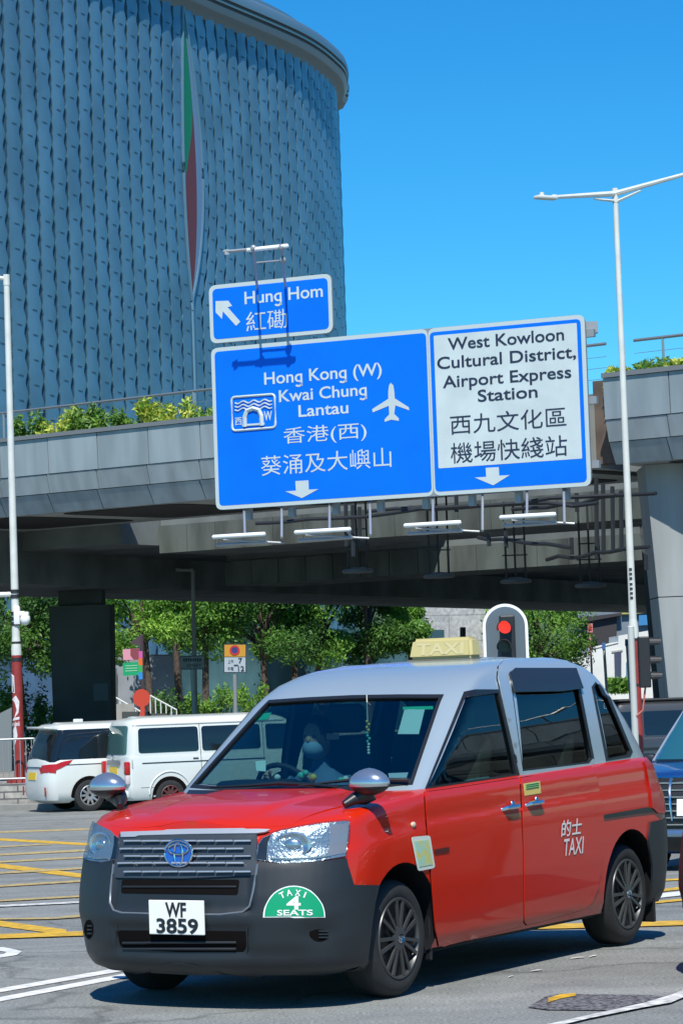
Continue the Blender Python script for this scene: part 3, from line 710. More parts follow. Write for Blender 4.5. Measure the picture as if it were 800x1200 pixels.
CX_, CY_, YAW_ = -.471092, 14.3648, -2.1133
TAXI_M = Matrix.Translation((CX_, CY_, 0)) @ Matrix.Rotation(YAW_, 4, 'Z'); TAXI_I = TAXI_M.inverted()
def make_wheel(mbs_side=1):
    pass
def taxi():
    T = thing('red_taxi', 'red and silver taxi with dark grey bumper and green four seats sticker in the foreground', 'taxi', (CX_, CY_, 0), YAW_)
    belt = lambda x: 1.046+.0225*max(0, -x-.26)
    def ztop(x):
        if x < -.35: return belt(x)
        pts = [(-.35, 1.048), (-.2, 1.030), (.1, 1.005), (.35, .975), (.55, .94), (.68, .905), (.76, .885)]
        for (a, za), (b, zb_) in zip(pts, pts[1:]):
            if x <= b: return za+(zb_-za)*(x-a)/(b-a)
        return .885
    low = [(0, .70, -3.45, .73), (.03, .755, -3.50, .795), (.10, .80, -3.535, .822), (.22, .825, -3.55, .836), (.40, .835, -3.56, .845), (.55, .82, -3.555, .8475), (.66, .80, -3.55, .847), (.74, .785, -3.53, .845), (.79, .768, -3.51, .842), (.82, .760, -3.49, .832), (.90, .742, -3.45, .832), (.955, .728, -3.42, .826), (.985, .705, -3.39, .812), (1.0, .675, -3.36, .788)]
    lowrows = [(v, f, r, w_, .55, .42, 2.6, 2.8) for v, f, r, w_ in low]
    zl = lambda x, v: .19+v*(ztop(x)-.19)
    crown = lambda x, y, yw: (.018+.022*sstep(-.3, .6, x)) if x > -.5 else .01
    LV, LF = loft(lowrows, zl, crown)
    gh = [(1.00, -.19, -3.44, .786), (1.08, -.30, -3.41, .782), (1.2, -.465, -3.335, .765), (1.35, -.67, -3.225, .736), (1.50, -.875, -3.09, .702), (1.56, -.97, -3.04, .684), (1.62, -1.09, -2.98, .660), (1.67, -1.23, -2.91, .628), (1.70, -1.37, -2.83, .592), (1.722, -1.56, -2.74, .535), (1.738, -1.85, -2.62, .44), (1.745, -2.05, -2.54, .34)]
    ghrows = [(z, f, r, w_, .20 if z < 1.65 else .26, .34, 3.2, 2.6) for z, f, r, w_ in gh]
    GV, GF = loft(ghrows, lambda x, v: v, lambda x, y, yw: .012)
    S = Skin([(LV, LF), (GV, GF)], TAXI_I); SL = Skin([(LV, LF)], TAXI_I); SG = Skin([(GV, GF)], TAXI_I)
    # --- outlines measured on the photograph (car's left side and front)
    W_FR = [(501, 922), (545, 817), (583, 812), (604, 907)]
    W_SL = [(612, 902), (597, 790), (604, 786), (668, 787), (675, 800), (692, 888), (688, 893)]
    W_QT = [(712, 889), (695, 806), (698, 801), (702.5, 802.5), (706.5, 808), (737, 880), (735, 884.5)]
    wl = [SG.px(*p)[0] for p in ((514, 818), (497, 866), (480, 916))]
    W_WS = [(wl[0].y, wl[0].z), (wl[1].y, wl[1].z), (wl[2].y, wl[2].z), (.45, wl[2].z-.012), (0, wl[2].z-.022), (-.45, wl[2].z-.012), (-wl[2].y, wl[2].z), (-wl[1].y, wl[1].z), (-wl[0].y, wl[0].z), (-.3, wl[0].z+.008), (0, wl[0].z+.012), (.3, wl[0].z+.008)]
    print('WS', wl)
    # --- lower body with wheel arches and a hollow cabin
    body = mesh_obj(LV, LF, 'body'); body.data.materials.append(RED)
    cut = []
    for x in (0, -2.75):
        for sg in (1, -1):
            m = MB(); m.cyl((x, .55*sg, .325), (x, 1.0*sg, .325), .365, n=40); c = m.build('cut', BLKP); cut.append(c)
    m = MB(); m.box((-1.78, 0, .9), (2.45, 1.40, 1.0)); cut.append(m.build('cut', DARKIN))
    carve(body, cut); body.parent = T; body.name = 'body'
    ib = [m.name for m in body.data.materials].index(BLKP.name)
    for f in body.data.polygons:
        if f.normal.z < -.6 or (f.center.x > .40 and f.center.z < .27): f.material_index = ib
    body.data.polygons.foreach_set('use_smooth', [True]*len(body.data.polygons)); body.data.set_sharp_from_angle(angle=R(32))
    # --- cabin shell with openings
    cab = mesh_obj(GV, GF, 'cabin'); cab.data.materials.append(SILV)
    inrows = [(z if k else .9, f-.045, r+.05, w_-.04, .18, .32, 3.2, 2.6) for k, (z, f, r, w_) in enumerate([(z-.035 if z > 1.6 else z, f, r, w_) for z, f, r, w_ in gh])]
    IV, IF = loft(inrows, lambda x, v: v); inner = mesh_obj(IV, IF, 'cut'); inner.data.materials.append(DARKIN)
    def frust(poly, mir=False):
        a = []; b = []; H = [SG.front(x, y) if poly is W_WS else SG.px(x, y) for x, y in poly]; N = Vector((.74, 0, .67)) if poly is W_WS else Vector((0, 1, 0))
        for h, n, d in H: a.append(h+N*.16); b.append(h-N*(.22 if poly is W_WS else .40))
        if mir: a = [Vector((p.x, -p.y, p.z)) for p in a]; b = [Vector((p.x, -p.y, p.z)) for p in b]
        n = len(a); fs = [tuple(range(n)), tuple(range(2*n-1, n-1, -1))]+[(i, n+i, n+(i+1) % n, (i+1) % n) for i in range(n)]
        o = mesh_obj(a+b, fs, 'cut'); o.data.materials.append(BLKP); return o
    cut = [inner, frust(W_WS)]
    for wv in (W_FR, W_SL, W_QT): cut += [frust(wv), frust(wv, True)]
    carve(cab, cut); cab.parent = T; cab.name = 'cabin'
    cab.data.polygons.foreach_set('use_smooth', [True]*len(cab.data.polygons)); cab.data.set_sharp_from_angle(angle=R(32))
    def pp(name, poly, m, step=6, off=.004, thick=.006, mir=False, parent=T, skin=S, holes=(), smooth=True, fn=None):
        mb = patch(poly, fn or skin.px, step, off, thick, holes); o = mb.build(name, m, parent, smooth, 50)
        if mir: return o, flip(mb).build(name, m, parent, smooth, 50)
        return o
    # --- glass
    def glz(name, poly, m, mir):
        pp(name, poly, m, 8, -.012, .001, mir, skin=SG, smooth=True)
    pp('windscreen', offset_poly(W_WS, .008), WINF, .04, -.010, .001, skin=SG, fn=SG.front)
    for wv in (W_FR, W_SL, W_QT): glz('window', offset_poly(wv, 2), WINS, True)
    # black surrounds
    def ring(name, poly, d, m, off, mir=True):
        return pp(name, offset_poly(poly, d), m, 6, off, .006, mir, holes=[poly], skin=SG)
    pp('windscreen_seal', offset_poly(W_WS, .018), BLKP, .03, .003, .006, holes=[W_WS], skin=SG, fn=SG.front)
    pp('window_frame', [(496, 928), (543, 811), (556, 808), (589, 808), (607, 908), (604, 911)], BLKP, 6, .003, .006, True, holes=[W_FR], skin=SG)
    ring('window_frame', W_SL, 3, BLKP, .004)
    pp('window_frame', [(709.5, 892), (692.5, 805), (697, 799), (704, 800.5), (709.5, 806), (740.5, 881), (737.5, 887.5)], BLKP, 6, .003, .006, True, holes=[W_QT], skin=SG)
    # rain visor over the sliding door window
    pp('rain_visor', [(599, 812), (594, 791), (600, 785), (672, 785), (680, 808), (655, 811)], mat('smoked_visor', (.02, .022, .025), .15), 6, .022, .012, True, skin=SG)
    # sliding door frame, standing a little proud of the roof side
    fr = [(608, 909), (582, 795), (583, 782), (590, 775), (640, 772), (664, 776), (672, 783), (694, 893), (692, 899)]
    pp('window_surround', fr, SILV, 5, .010, .010, True, holes=[offset_poly(W_SL, 2.0)], skin=SG)
    gp = offset_poly(fr, .9); pp('door_gap', gp, GAPM, 5, .0025, .003, True, holes=[offset_poly(fr, -1.2)], skin=SG)
    # --- doors (lower panels)
    D1 = [(497, 929), (520, 926), (607, 912.5), (611, 1000), (611.5, 1079), (609, 1085), (560, 1097.5), (520, 1108), (513, 1108), (509, 1090), (503, 1010), (499, 960)]
    D2 = [(609.5, 912), (640, 907), (692, 899), (699, 915), (706, 960), (705, 1000), (700, 1040), (692, 1058), (680, 1066), (640, 1077.5), (616, 1083.5), (613, 1080), (612.5, 1000)]
    for nm, D in (('door', D1), ('sliding_door', D2)):
        pp('door_gap', offset_poly(D, 1.0), GAPM, 8, .0015, .002, True, holes=[offset_poly(D, -1.5)], skin=SL)
        o = pp(nm, D, RED, 5, .007, .008, True, skin=SL)
    # handles
    for nm, (x, y) in (('front', (595, 948)), ('rear', (623, 943))):
        mb = MB(); h, n, d = SL.px(x, y); h0 = h+n*.03
        tx = Vector((-1, 0, .02)); 
        mb.tube([h0-tx*.085-n*.028, h0-tx*.07, h0, h0+tx*.07, h0+tx*.085-n*.028], [.010, .014, .016, .014, .010], 8)
        mb.ball(h0+tx*(.02)+Vector((0, 0, .02))-n*.01, (.018, .014, .018), 8, 6)
        mb.build('handle', CHROME, T, True); flip(mb).build('handle', CHROME, T, True)
    # --- bumper, one dark shell from wheel arch to wheel arch (left half measured, right half mirrored)
    B1 = [(209, 1026), (260, 1027), (303, 1026), (304, 1010.5), (330, 1014), (370, 1011), (404, 1006), (407, 1020), (412, 1037), (441, 1037), (436, 1058), (432, 1085), (429, 1115), (425, 1138), (380, 1148), (320, 1153), (260, 1155), (199, 1155)]
    def clampc(p, fn):
        h, n, d = fn(*p); return h, n, d
    def bumpoff(h, p):
        ins = sstep(131, 137, p.x)*(1-sstep(293, 300, p.x))*(1-sstep(1064, 1072, p.y)) if p.y < 1074 else 0
        lo = sstep(132, 142, p.x)*(1-sstep(288, 300, p.x))*sstep(1080, 1090, p.y)*(1-sstep(1112, 1122, p.y))
        fog = math.exp(-(((p.x-372)/20)**2+((p.y-1096)/13)**2)); lip = sstep(1116, 1128, p.y)*(1-sstep(1142, 1155, p.y))
        return .020-.016*ins-.014*lo-.016*fog+.010*lip
    mb = patch(B1, SL.px, 4, bumpoff, .024); mb.v = [(x, 0, z) if y < .035 else (x, y, z) for x, y, z in mb.v]
    bo = MB(); bo.add(mb.v, mb.f); f2 = flip(mb); bo.add(f2.v, f2.f); o = bo.build('bumper', BUMP, T, True, 50)
    def front_patch(name, poly, m, off, thick=.008, step=4, mir=False): return pp(name, poly, m, step, off, thick, mir, skin=SL)
    # rear bumper corner
    B2 = [(765, 962), (775, 957), (784, 960), (784, 1040), (766, 1046), (762, 1030), (756, 1000), (750, 985), (742, 974), (766, 972)]
    rb = patch([(-3.02, .715), (-3.6, .73), (-3.6, .20), (-3.05, .20), (-3.04, .45), (-2.98, .60)], lambda x, z: SL.side(x, z), .06, .012, .014)
    rb2 = patch([(0, .72), (.82, .72), (.82, .2), (0, .2)], lambda y, z: SL.front(y, z, -1), .06, .012, .014)
    bo = MB()
    for q in (rb, rb2): bo.add(q.v, q.f); g = flip(q); bo.add(g.v, g.f)
    bo.build('bumper', BUMP, T, True, 50)
    # --- grille
    front_patch('grille_panel', [(141.5, 979), (302, 976), (302, 1000), (303, 1026), (215, 1030), (133.5, 1029), (139, 1000)], mat('grille_dark', (.05, .06, .07), .4, metal=.3), .014)
    front_patch('chrome_strip', [(144, 977.5), (222, 975), (303, 974), (318, 974.5), (312, 977.5), (302, 979), (222, 980), (145, 982)], mat('satin_strip', (.50, .53, .55), .35, metal=.5), .020)
    gb = MB(); 
    for k in range(5):
        y = 987+k*8.9
        for i in range(7):
            xa = 150+i*21.2-(k % 2)*9; xb = xa+19.5; xa = max(xa, 147-k*1.5); xb = min(xb, 296)
            if xb-xa < 4: continue
            P = [SL.px(x, y+dy)[0]+SL.px(x, y+dy)[1]*.02 for x, dy in ((xa, -.7), (xb, -.9), (xb, .8), (xa, 1.0))]
            n = SL.px(xa, y)[1]; gb.prism(P, n*.012)
    gb.build('grille_bars', mat('grille_bars', (.42, .45, .47), .35, metal=.5), T)
    # emblem: blue disc, three chrome ovals
    h, n, d = SL.px(215, 1002); ex = Vector((0, 1, 0)); ez = Vector((0, 0, 1)); c = h+n*.03
    def oval(cx, cz, rx, rz, t, q=28): return [c+ex*(cx+(rx)*math.cos(2*math.pi*i/q))+ez*(cz+rz*math.sin(2*math.pi*i/q)) for i in range(q+1)]
    em = thing_part = MB(); em.prism(oval(0, 0, .082, .064, 0)[:-1], n*.01); eo = em.build('emblem', mat('emblem_blue', (.01, .10, .42), .2, coat=.6), T)
    em = MB()
    for a in (oval(0, 0, .084, .066, 0), oval(0, .022, .060, .026, 0), oval(0, -.004, .026, .058, 0)): em.tube([p+n*.014 for p in a], .0062, 6)
    em.build('emblem_ring', CHROME, eo, True)
    # bumper openings
    front_patch('air_slot', rounded([(144, 1031), (281, 1031), (279, 1049), (143, 1047)], 3), GAPM, .0065)
    mb = MB(); 
    for y in (1039.5,):
        P = [SL.px(x, y)[0]+SL.px(x, y)[1]*.009 for x in range(146, 281, 12)]; mb.tube(P, .006, 6)
    mb.build('air_slot_bar', BUMP, T, True)
    front_patch('air_intake', rounded([(139, 1090), (292, 1091), (290, 1104), (286, 1116), (150, 1114), (142, 1106)], 4), GAPM, .0095)
    mb = MB()
    for y in (1104, 1111):
        P = [SL.px(x, y)[0]+SL.px(x, y)[1]*.012 for x in range(146, 288, 12)]; mb.tube(P, .007, 6)
    mb.build('air_intake_bar', BUMP, T, True)
    # seam that frames the middle of the bumper: a raised bright edge
    mb = MB(); pth = [(136, 1014), (133, 1040), (132, 1058), (136, 1067), (146, 1070), (180, 1071), (215, 1072), (260, 1072), (286, 1069), (294, 1062), (298, 1045), (303, 1014)]
    mb.tube([SL.px(*p)[0]+SL.px(*p)[1]*.017 for p in pth], .0065, 6); mb.build('bumper_trim', mat('bumper_edge', (.16, .18, .20), .3, metal=.3), T, True)
    mb = MB(); pth = [(296, 1064), (290, 1088), (291, 1112), (284, 1140)]; mb.tube([SL.px(*p)[0]+SL.px(*p)[1]*.012 for p in pth], .005, 5); mb.build('bumper_crease', BUMP, T, True)
    mb = MB(); pth = [(135, 1064), (138, 1090), (139, 1112), (134, 1132)]; mb.tube([SL.px(*p)[0]+SL.px(*p)[1]*.012 for p in pth], .005, 5); mb.build('bumper_crease', BUMP, T, True)
    for sq, (x, y, rx, ry) in enumerate(((108.5, 1088, 5, 11), (374, 1094, 12, 9))):
        el = [(x+rx*math.cos(2*math.pi*i/20), y+ry*math.sin(2*math.pi*i/20)) for i in range(20)]
        front_patch('fog_recess', el, GAPM, .0225 if sq == 0 else .0085, step=3)
        mb = MB()
        for k in (-.35, .05, .45): mb.tube([SL.px(x+rx*t, y+ry*k)[0]+SL.px(x+rx*t, y+ry*k)[1]*(.024 if sq == 0 else .011) for t in (-.1, .3, .8)], .005, 5)
        mb.build('fog_louvre', BUMP, T, True)
    # --- headlights
    HL = [(301, 1008), (303, 990), (309, 982), (330, 974.5), (370, 967), (408, 963), (406, 985), (403, 1004), (370, 1010), (330, 1012.5)]
    LENS = glass('headlight_lens', (.80, .86, .90), 1.5)
    for q in (1, -1):
        b = patch(HL, SL.px, 5, .010, .012); b = b if q == 1 else flip(b); ho = b.build('headlight', mat('headlight_housing', (.32, .36, .38), .25, metal=.6, bump=.3, bscale=60), T, True)
        mb = patch([(302, 1007), (304, 990), (309, 983), (318, 979), (314, 990), (313, 1009)], SL.px, 4, .0125, .003); (mb if q == 1 else flip(mb)).build('inner_bezel', BLKP, ho, True)
        mb = MB()
        for (x, y, r) in ():
            h, n, d = SL.px(x, y); nn = (Vector((1, .25, 0))).normalized(); c = h+n*.012
            qn = nn.to_track_quat('Z', 'Y')
            for rr, o in ((r, .0), (r*.7, -.004), (r*.36, .006)):
                mb.tube([c+nn*o*.5+qn @ Vector((rr*.9*math.cos(a*math.pi/9), rr*math.sin(a*math.pi/9), 0)) for a in range(19)], .005, 5)
            mb.ball(c, r*.30, 8, 6)
        h, n, d = SL.px(343, 990); nn = Vector((1, .35, .05)).normalized(); qn = nn.to_track_quat('Z', 'Y'); c = h+n*.010
        vs = []; fs = []; K = 24
        for rr, o in ((.078, .004), (.070, .006), (.058, -.004), (.038, -.010), (.034, .004), (.026, .012), (.012, .016)):
            vs += [c+nn*o*.8+qn @ Vector((rr*math.cos(6.2832*i/K)*1.25, rr*.82*math.sin(6.2832*i/K), 0)) for i in range(K)]
        mb.add(vs, [(k*K+i, k*K+(i+1) % K, (k+1)*K+(i+1) % K, (k+1)*K+i) for k in range(6) for i in range(K)]+[tuple(range(6*K, 7*K))])
        P = [SL.px(x, y)[0]+SL.px(x, y)[1]*.014 for x, y in ((318, 1007), (340, 1008), (370, 1006), (386, 1003))]; mb.tube(P, .006, 5)
        (mb if q == 1 else flip(mb)).build('reflector', mat('reflector', (.55, .60, .62), .22, metal=.85), ho, True)
        mb = patch([(386, 968.5), (406, 965), (404, 1000), (384, 1004)], SL.px, 5, .013, .003); (mb if q == 1 else flip(mb)).build('indicator_lens', mat('indicator_lens', (.46, .40, .36), .15, metal=.5), ho, True)
        mb = patch(HL, SL.px, 5, lambda h, p: .024, .014); (mb if q == 1 else flip(mb)).build('lens', LENS, ho, True)
    # --- bonnet: a raised panel with a plateau in the middle
    def hoodoff(h, p):
        k = abs(h.y)/(.60-.12*sstep(-.2, .7, h.x)); return .0012+(.005+.016*(1-sstep(.60, .74, k)))*(1-sstep(.42, .60, h.x))
    hp = [(.645, -.42), (.665, -.2), (.672, 0), (.665, .2), (.645, .42), (.60, .56), (.30, .66), (-.05, .70), (-.24, .66), (-.17, .3), (-.16, 0), (-.17, -.3), (-.24, -.66), (-.05, -.70), (.30, -.66), (.60, -.56)]
    mb = patch(hp, lambda x, y: SL.top(x, y), .024, lambda h, p: hoodoff(h, p), .014); mb.build('bonnet', RED, T, True, 60)
    # cowl and wipers
    mb = patch([(218, 932), (345, 934), (398, 930), (482, 919), (480, 913), (398, 923.5), (345, 928.5), (222, 926.5)], S.px, 6, .006, .006); mb.build('cowl', BLKP, T, True)
    for a, b, c in (((395, 929), (330, 923), (247, 929)), ((478, 919), (420, 918.5), (352, 926))):
        mb = MB(); P = [S.px(*q)[0]+S.px(*q)[1]*.03 for q in (a, ((a[0]+b[0])/2, (a[1]+b[1])/2), b, ((b[0]+c[0])/2, (b[1]+c[1])/2), c)]; mb.tube(P, [.013, .011, .012, .008, .006], 6); mb.build('wiper', BLKP, T, True)
    # --- wing mirrors on their stalks
    for q in (1, -1):
        mb = MB(); yb = lambda y: y*q
        base = SL.hit(Vector((.52, .70, 4)), Vector((0, 0, -1)))[0]
        a, b, c = raylocal(403, 943, .70), raylocal(424, 934, .76), raylocal(434, 927, .80)
        P = [a, a.lerp(b, .5)+Vector((0, 0, .008)), b, c]
        mb.tube(P, [.020, .030, .045, .055], 10)
        mo = (mb if q == 1 else flip(mb)).build('mirror', BLKP, T, True)
        c0 = raylocal(433, 918, .82); mb = MB(); mb.ball(c0, (.075, .118, .070), 18, 12)
        vs = []
        for x, y, z in mb.v:                                         # squarer housing, flatter underneath and behind
            d = Vector((x, y, z))-c0; d.z = d.z*(1.0 if d.z > 0 else .80); d.x = d.x if d.x > 0 else d.x*.45; sy = abs(d.y)/.118; d.z *= 1+.12*(1-sy); vs.append(tuple(c0+d))
        mb.v = vs; mb.m = [1 if sum(vs[i][2] for i in f)/len(f) < c0.z-.012 else 0 for f in mb.f]
        mm = mb if q == 1 else flip(mb); mm.build('mirror_housing', [mat('mirror_silver', (.55, .58, .60), .16, metal=.85), BLKP], mo, True)
    # --- wheels
    for (x, sg) in ((0, 1), (0, -1), (-2.75, 1), (-2.75, -1)):
        yo = .80*sg
        def P(pr): return [(r, a*sg) for r, a in pr]
        mb = MB(); mb.lathe(P([(.205, .0), (.215, .008), (.245, .012), (.270, .006), (.290, -.012), (.300, -.035), (.3015, -.07), (.3015, -.125), (.300, -.155), (.285, -.180), (.22, -.185)]), 'y', 48, c=(0, 0, 0)); wh = mb.build('wheel', RUB, T, True, 60); wh.location = (x, yo, .3015)
        mb = MB(); mb.lathe(P([(.213, .003), (.204, .008), (.195, .002), (.190, -.012), (.06, -.022), (.05, -.022), (.001, -.022)]), 'y', 40)
        ri_ = mb.build('rim', mat('rim_dark', (.03, .032, .034), .4, metal=.5), wh, True, 50)
        mb = MB()
        for k in range(14):
            a = 2*math.pi*k/14+.1; da = .055 if k % 2 else -.055
            for (r0, r1, wd) in ((.045, .196, .011),):
                a0, a1 = a+da*.4, a+da
                p0 = Vector((r0*math.cos(a0), .004*sg, r0*math.sin(a0))); p1 = Vector((r1*math.cos(a1), .002*sg, r1*math.sin(a1))); t = Vector((-math.sin(a), 0, math.cos(a)))
                mb.prism([p0-t*wd*.75, p1-t*wd*.9, p1+t*wd*.9, p0+t*wd*.75], Vector((0, .010*sg, 0)))
        mb.lathe(P([(.212, .004), (.208, .012), (.198, .012), (.192, .0)]), 'y', 40)
        mb.lathe(P([(.062, -.002), (.060, .012), (.040, .018), (.001, .018)]), 'y', 20)
        mb.build('wheel_cover', RIMG, wh, True, 40)
        mb = MB()
        q = 20; o3 = [[Vector((rx*math.cos(2*math.pi*i/q)+cx, .021*sg, cz+rz*math.sin(2*math.pi*i/q))) for i in range(q+1)] for cx, cz, rx, rz in ((0, 0, .028, .021), (0, .007, .020, .009), (0, 0, .009, .019))]
        for a in o3: mb.tube(a, .0028, 5)
        mb.build('wheel_emblem', CHROME, wh, True)
    # mud flaps behind the rear wheels, sills
    for sg in (1, -1):
        mb = MB(); mb.box((-3.115, .72*sg, .27), (.02, .20, .34), None, 0, .008); mb.build('mud_flap', BLKP, T)
        mb = MB(); mb.box((-.37, .70*sg, .30), (.02, .18, .30), None, 0, .008); mb.build('mud_flap', BLKP, T)
    # rear rail of the sliding door
    mb = patch([(694, 961.5), (694, 957), (757, 946), (770, 947), (770, 951), (740, 954.5)], SL.px, 5, .006, .006); mb.build('door_rail', BLKP, T); flip(mb).build('door_rail', BLKP, T)
    # tail lights
    TL = patch([(-3.05, .80), (-3.05, .95), (-3.02, 1.08), (-3.15, 1.10), (-3.45, 1.09), (-3.45, .76), (-3.15, .76)], lambda x, z: SL.side(x, z), .04, .012, .014)
    for q in (TL, flip(TL)): q.build('tail_light', mat('tail_light_red', (.38, .01, .008), .25, coat=.2), T, True)
    # number plate
    ez = Vector((0, 0, 1)); n = Vector((1, 0, 0)); c = SL.px(207.2, 1075)[0]+Vector((.03, 0, 0)); c.y = 0
    zt_, zb_ = (TAXI_I @ onplane(207, 1055, TAXI_M @ c, TAXI_M.to_3x3() @ n)).z, (TAXI_I @ onplane(207, 1095.3, TAXI_M @ c, TAXI_M.to_3x3() @ n)).z
    yl, yr = (TAXI_I @ onplane(175.3, 1075, TAXI_M @ c, TAXI_M.to_3x3() @ n)).y, (TAXI_I @ onplane(239.6, 1075, TAXI_M @ c, TAXI_M.to_3x3() @ n)).y
    mb = MB(); mb.box((c.x, (yl+yr)/2, (zt_+zb_)/2), (.012, yr-yl, zt_-zb_), None, 0, .004); po = mb.build('number_plate', mat('plate_white', (.78, .79, .76), .35), T)
    mb = MB(); h_ = zt_-zb_; wd = yr-yl; X = c.x+.0085
    text_on(mb, 'WF', (X, yl+wd*.31, zb_+h_*.53), Vector((0, 1, 0)), ez, wd*.38, h_*.42, .03)
    text_on(mb, '3859', (X, yl+wd*.14, zb_+h_*.06), Vector((0, 1, 0)), ez, wd*.76, h_*.42, .03)
    mb.build('plate_lettering', mat('black_lettering', (.012, .014, .018), .5), po, recalc=False)
    # stickers and lettering
    GRN = mat('green_sticker', (.0, .28, .12), .4); WHL = mat('white_lettering', (.72, .74, .72), .5)
    cx, cy, rx, ry = 344.6, 1075, 35, 36
    semi = [(cx-rx, cy+.4), (cx+rx, cy-.6)]+[(cx+rx*math.cos(math.pi*i/22), cy-.4-ry*math.sin(math.pi*i/22)) for i in range(1, 22)]
    so = pp('sticker_border', semi, mat('sticker_white', (.72, .75, .72), .45), 5, .0215, .002, skin=SL)
    pp('seats_sticker', [(cx+(x-cx)*.955, cy-1+(y-cy)*.94) for x, y in semi], GRN, 5, .023, .002, skin=SL)
    mb = MB()
    text_px(SL, mb, '4', (336.5, 1065.5), (352, 1065.5), 15.5, .03, lift=.0255); text_px(SL, mb, 'SEATS', (325.5, 1073), (365.5, 1072.4), 6.6, .02, lift=.0255)
    for ch, ang in zip('TAXI', (27, 10, -9, -25)):
        a = R(90+ang); p = Vector((cx+26*math.cos(a), cy-25.5*math.sin(a))); t = Vector((math.cos(R(-ang)), math.sin(R(-ang)))); u = Vector((t.y, -t.x)); hw = 3.0 if ch != 'I' else .9
        text_px(SL, mb, ch, p-t*hw, p+t*hw, 6.6, .02, lift=.0255, up=u)
    mb.build('sticker_lettering', WHL, T, recalc=False)
    mb = MB(); text_px(SL, mb, '的士', (655, 981), (678.5, 977.5), 19.5, .012, True, .011, up=(0.06, -1)); text_px(SL, mb, 'TAXI', (657.5, 1003), (680.5, 999.5), 20.5, .010, False, .011, up=(.06, -1)); mb.build('door_lettering', WHL, T, recalc=False)
    pp('fender_sticker', rounded([(480, 981), (502, 979), (508, 1017), (488, 1021)], 3), mat('sticker_cream', (.55, .60, .52), .5), 6, .009, .002, skin=SL)
    pp('fender_sticker_print', [(483, 986), (500, 984), (505, 1013), (489, 1016)], mat('sticker_print', (.62, .55, .12), .5, col2=(.25, .55, .50), scale=26, var=.1), 6, .011, .002, skin=SL)
    pp('door_notice', [(611.5, 918.5), (630.5, 915.5), (632, 929.5), (613, 932.5)], mat('notice_yellow', (.62, .50, .14), .5), 6, .009, .002, skin=SL)
    mb = MB()
    for k in range(3): P = [SL.px(x, y)[0]+SL.px(x, y)[1]*.011 for x, y in ((614, 920+k*2.2), (629, 917.5+k*2.2))]; mb.tube(P, .003, 4)
    mb.build('notice_print', mat('notice_green', (.10, .30, .12), .5), T)
    mb = MB(); P = [SL.px(507, 995.5), SL.px(524, 992.5), SL.px(524, 998), SL.px(507, 1000.5)]; mb.prism([h+n*.009 for h, n, d in P], P[0][1]*.003); mb.build('side_badge', mat('badge_dark', (.12, .03, .03), .3, metal=.5), T)
    mb = MB(); h, n, d = SL.px(483, 967); mb.ball(h+n*.006, (.022, .012, .016), 10, 8); mb.build('side_indicator', mat('indicator_clear', (.55, .42, .30), .25), T, True)
    # --- roof sign
    mb = MB(); c = SG.hit(Vector((-1.86, 0, 4)), Vector((0, 0, -1)))[0]
    c = raylocal(522, 772, 0, axis=1); mb = MB(); hw = .215; 
    prof = lambda k: [Vector((.065*k, -hw*k2, 0)) for k2 in (1,)]
    a = [(.075, -.218, 0), (.075, .218, 0), (-.075, .218, 0), (-.075, -.218, 0), (.050, -.200, .125), (.050, .200, .125), (-.050, .200, .125), (-.050, -.200, .125)]
    bm = bmesh.new(); vv = [bm.verts.new(p) for p in a]
    for f in ((0, 1, 5, 4), (1, 2, 6, 5), (2, 3, 7, 6), (3, 0, 4, 7), (4, 5, 6, 7), (0, 3, 2, 1)): bm.faces.new([vv[i] for i in f])
    bmesh.ops.bevel(bm, geom=bm.edges[:], offset=.018, segments=3, affect='EDGES'); me = bpy.data.meshes.new('roof_sign'); bm.to_mesh(me); bm.free()
    rs = finish('roof_sign', me, mat('roof_sign_cream', (.46, .39, .17), .4), T, True, 40); base = Vector((c.x, 0, 1.752)); rs.location = base
    mb = MB(); mb.box((0, 0, -.012), (.17, .45, .024), None, 0, .008); mb.build('roof_sign_base', mat('sign_base', (.10, .09, .06), .5), rs)
    mb = MB(); tl = Vector((-.2, 0, 1)).normalized(); text_on(mb, 'TAXI', (.0718, -.160, .028), Vector((0, 1, 0)), Vector((-.2, 0, 1)).normalized(), .32, .072, .03); mb.build('roof_sign_lettering', mat('roof_sign_letters', (.50, .43, .22), .5), rs, recalc=False)
    # --- inside: dashboard, seats, steering wheel, papers on the windscreen
    mb = MB(); mb.box((-.56, 0, .98), (.50, 1.36, .16), None, 0, .05); mb.box((-.50, -.35, 1.07), (.26, .42, .07), None, 0, .03); mb.build('dashboard', DARKIN, T, True)
    SEAT = mat('seat_grey', (.06, .065, .07), .8)
    for x, y in ((-1.30, -.36), (-1.30, .36), (-2.35, -.36), (-2.35, .36)):
        mb = MB(); mb.box((x+.22, y, .62), (.52, .50, .18), None, 0, .06); mb.box((x-.08, y, .98), (.16, .50, .68), Matrix.Rotation(R(-12), 3, 'Y'), 0, .06); so_ = mb.build('seat', SEAT, T, True)
        mb = MB(); mb.box((x-.17, y, 1.42), (.10, .26, .17), None, 0, .04); mb.build('headrest', SEAT, so_, True)
    mb = MB(); q = Matrix.Rotation(R(-62), 3, 'Y'); mb.tube([Vector((-.80, -.36, 1.02))+q @ Vector((.18*math.cos(a*math.pi/12), .18*math.sin(a*math.pi/12), 0)) for a in range(25)], .015, 8); mb.tube([(-.80, -.36, 1.02), (-.55, -.36, .95)], .03); mb.build('steering_wheel', DARKIN, T, True)
    paper = mat('white_paper', (.70, .74, .66), .7); 
    def inglass(name, poly, m, off=-.03): pp(name, poly, m, 6, off, .003, skin=SG)
    inglass('windscreen_permit', [(472, 826), (496, 826), (489, 855), (464, 855)], paper)
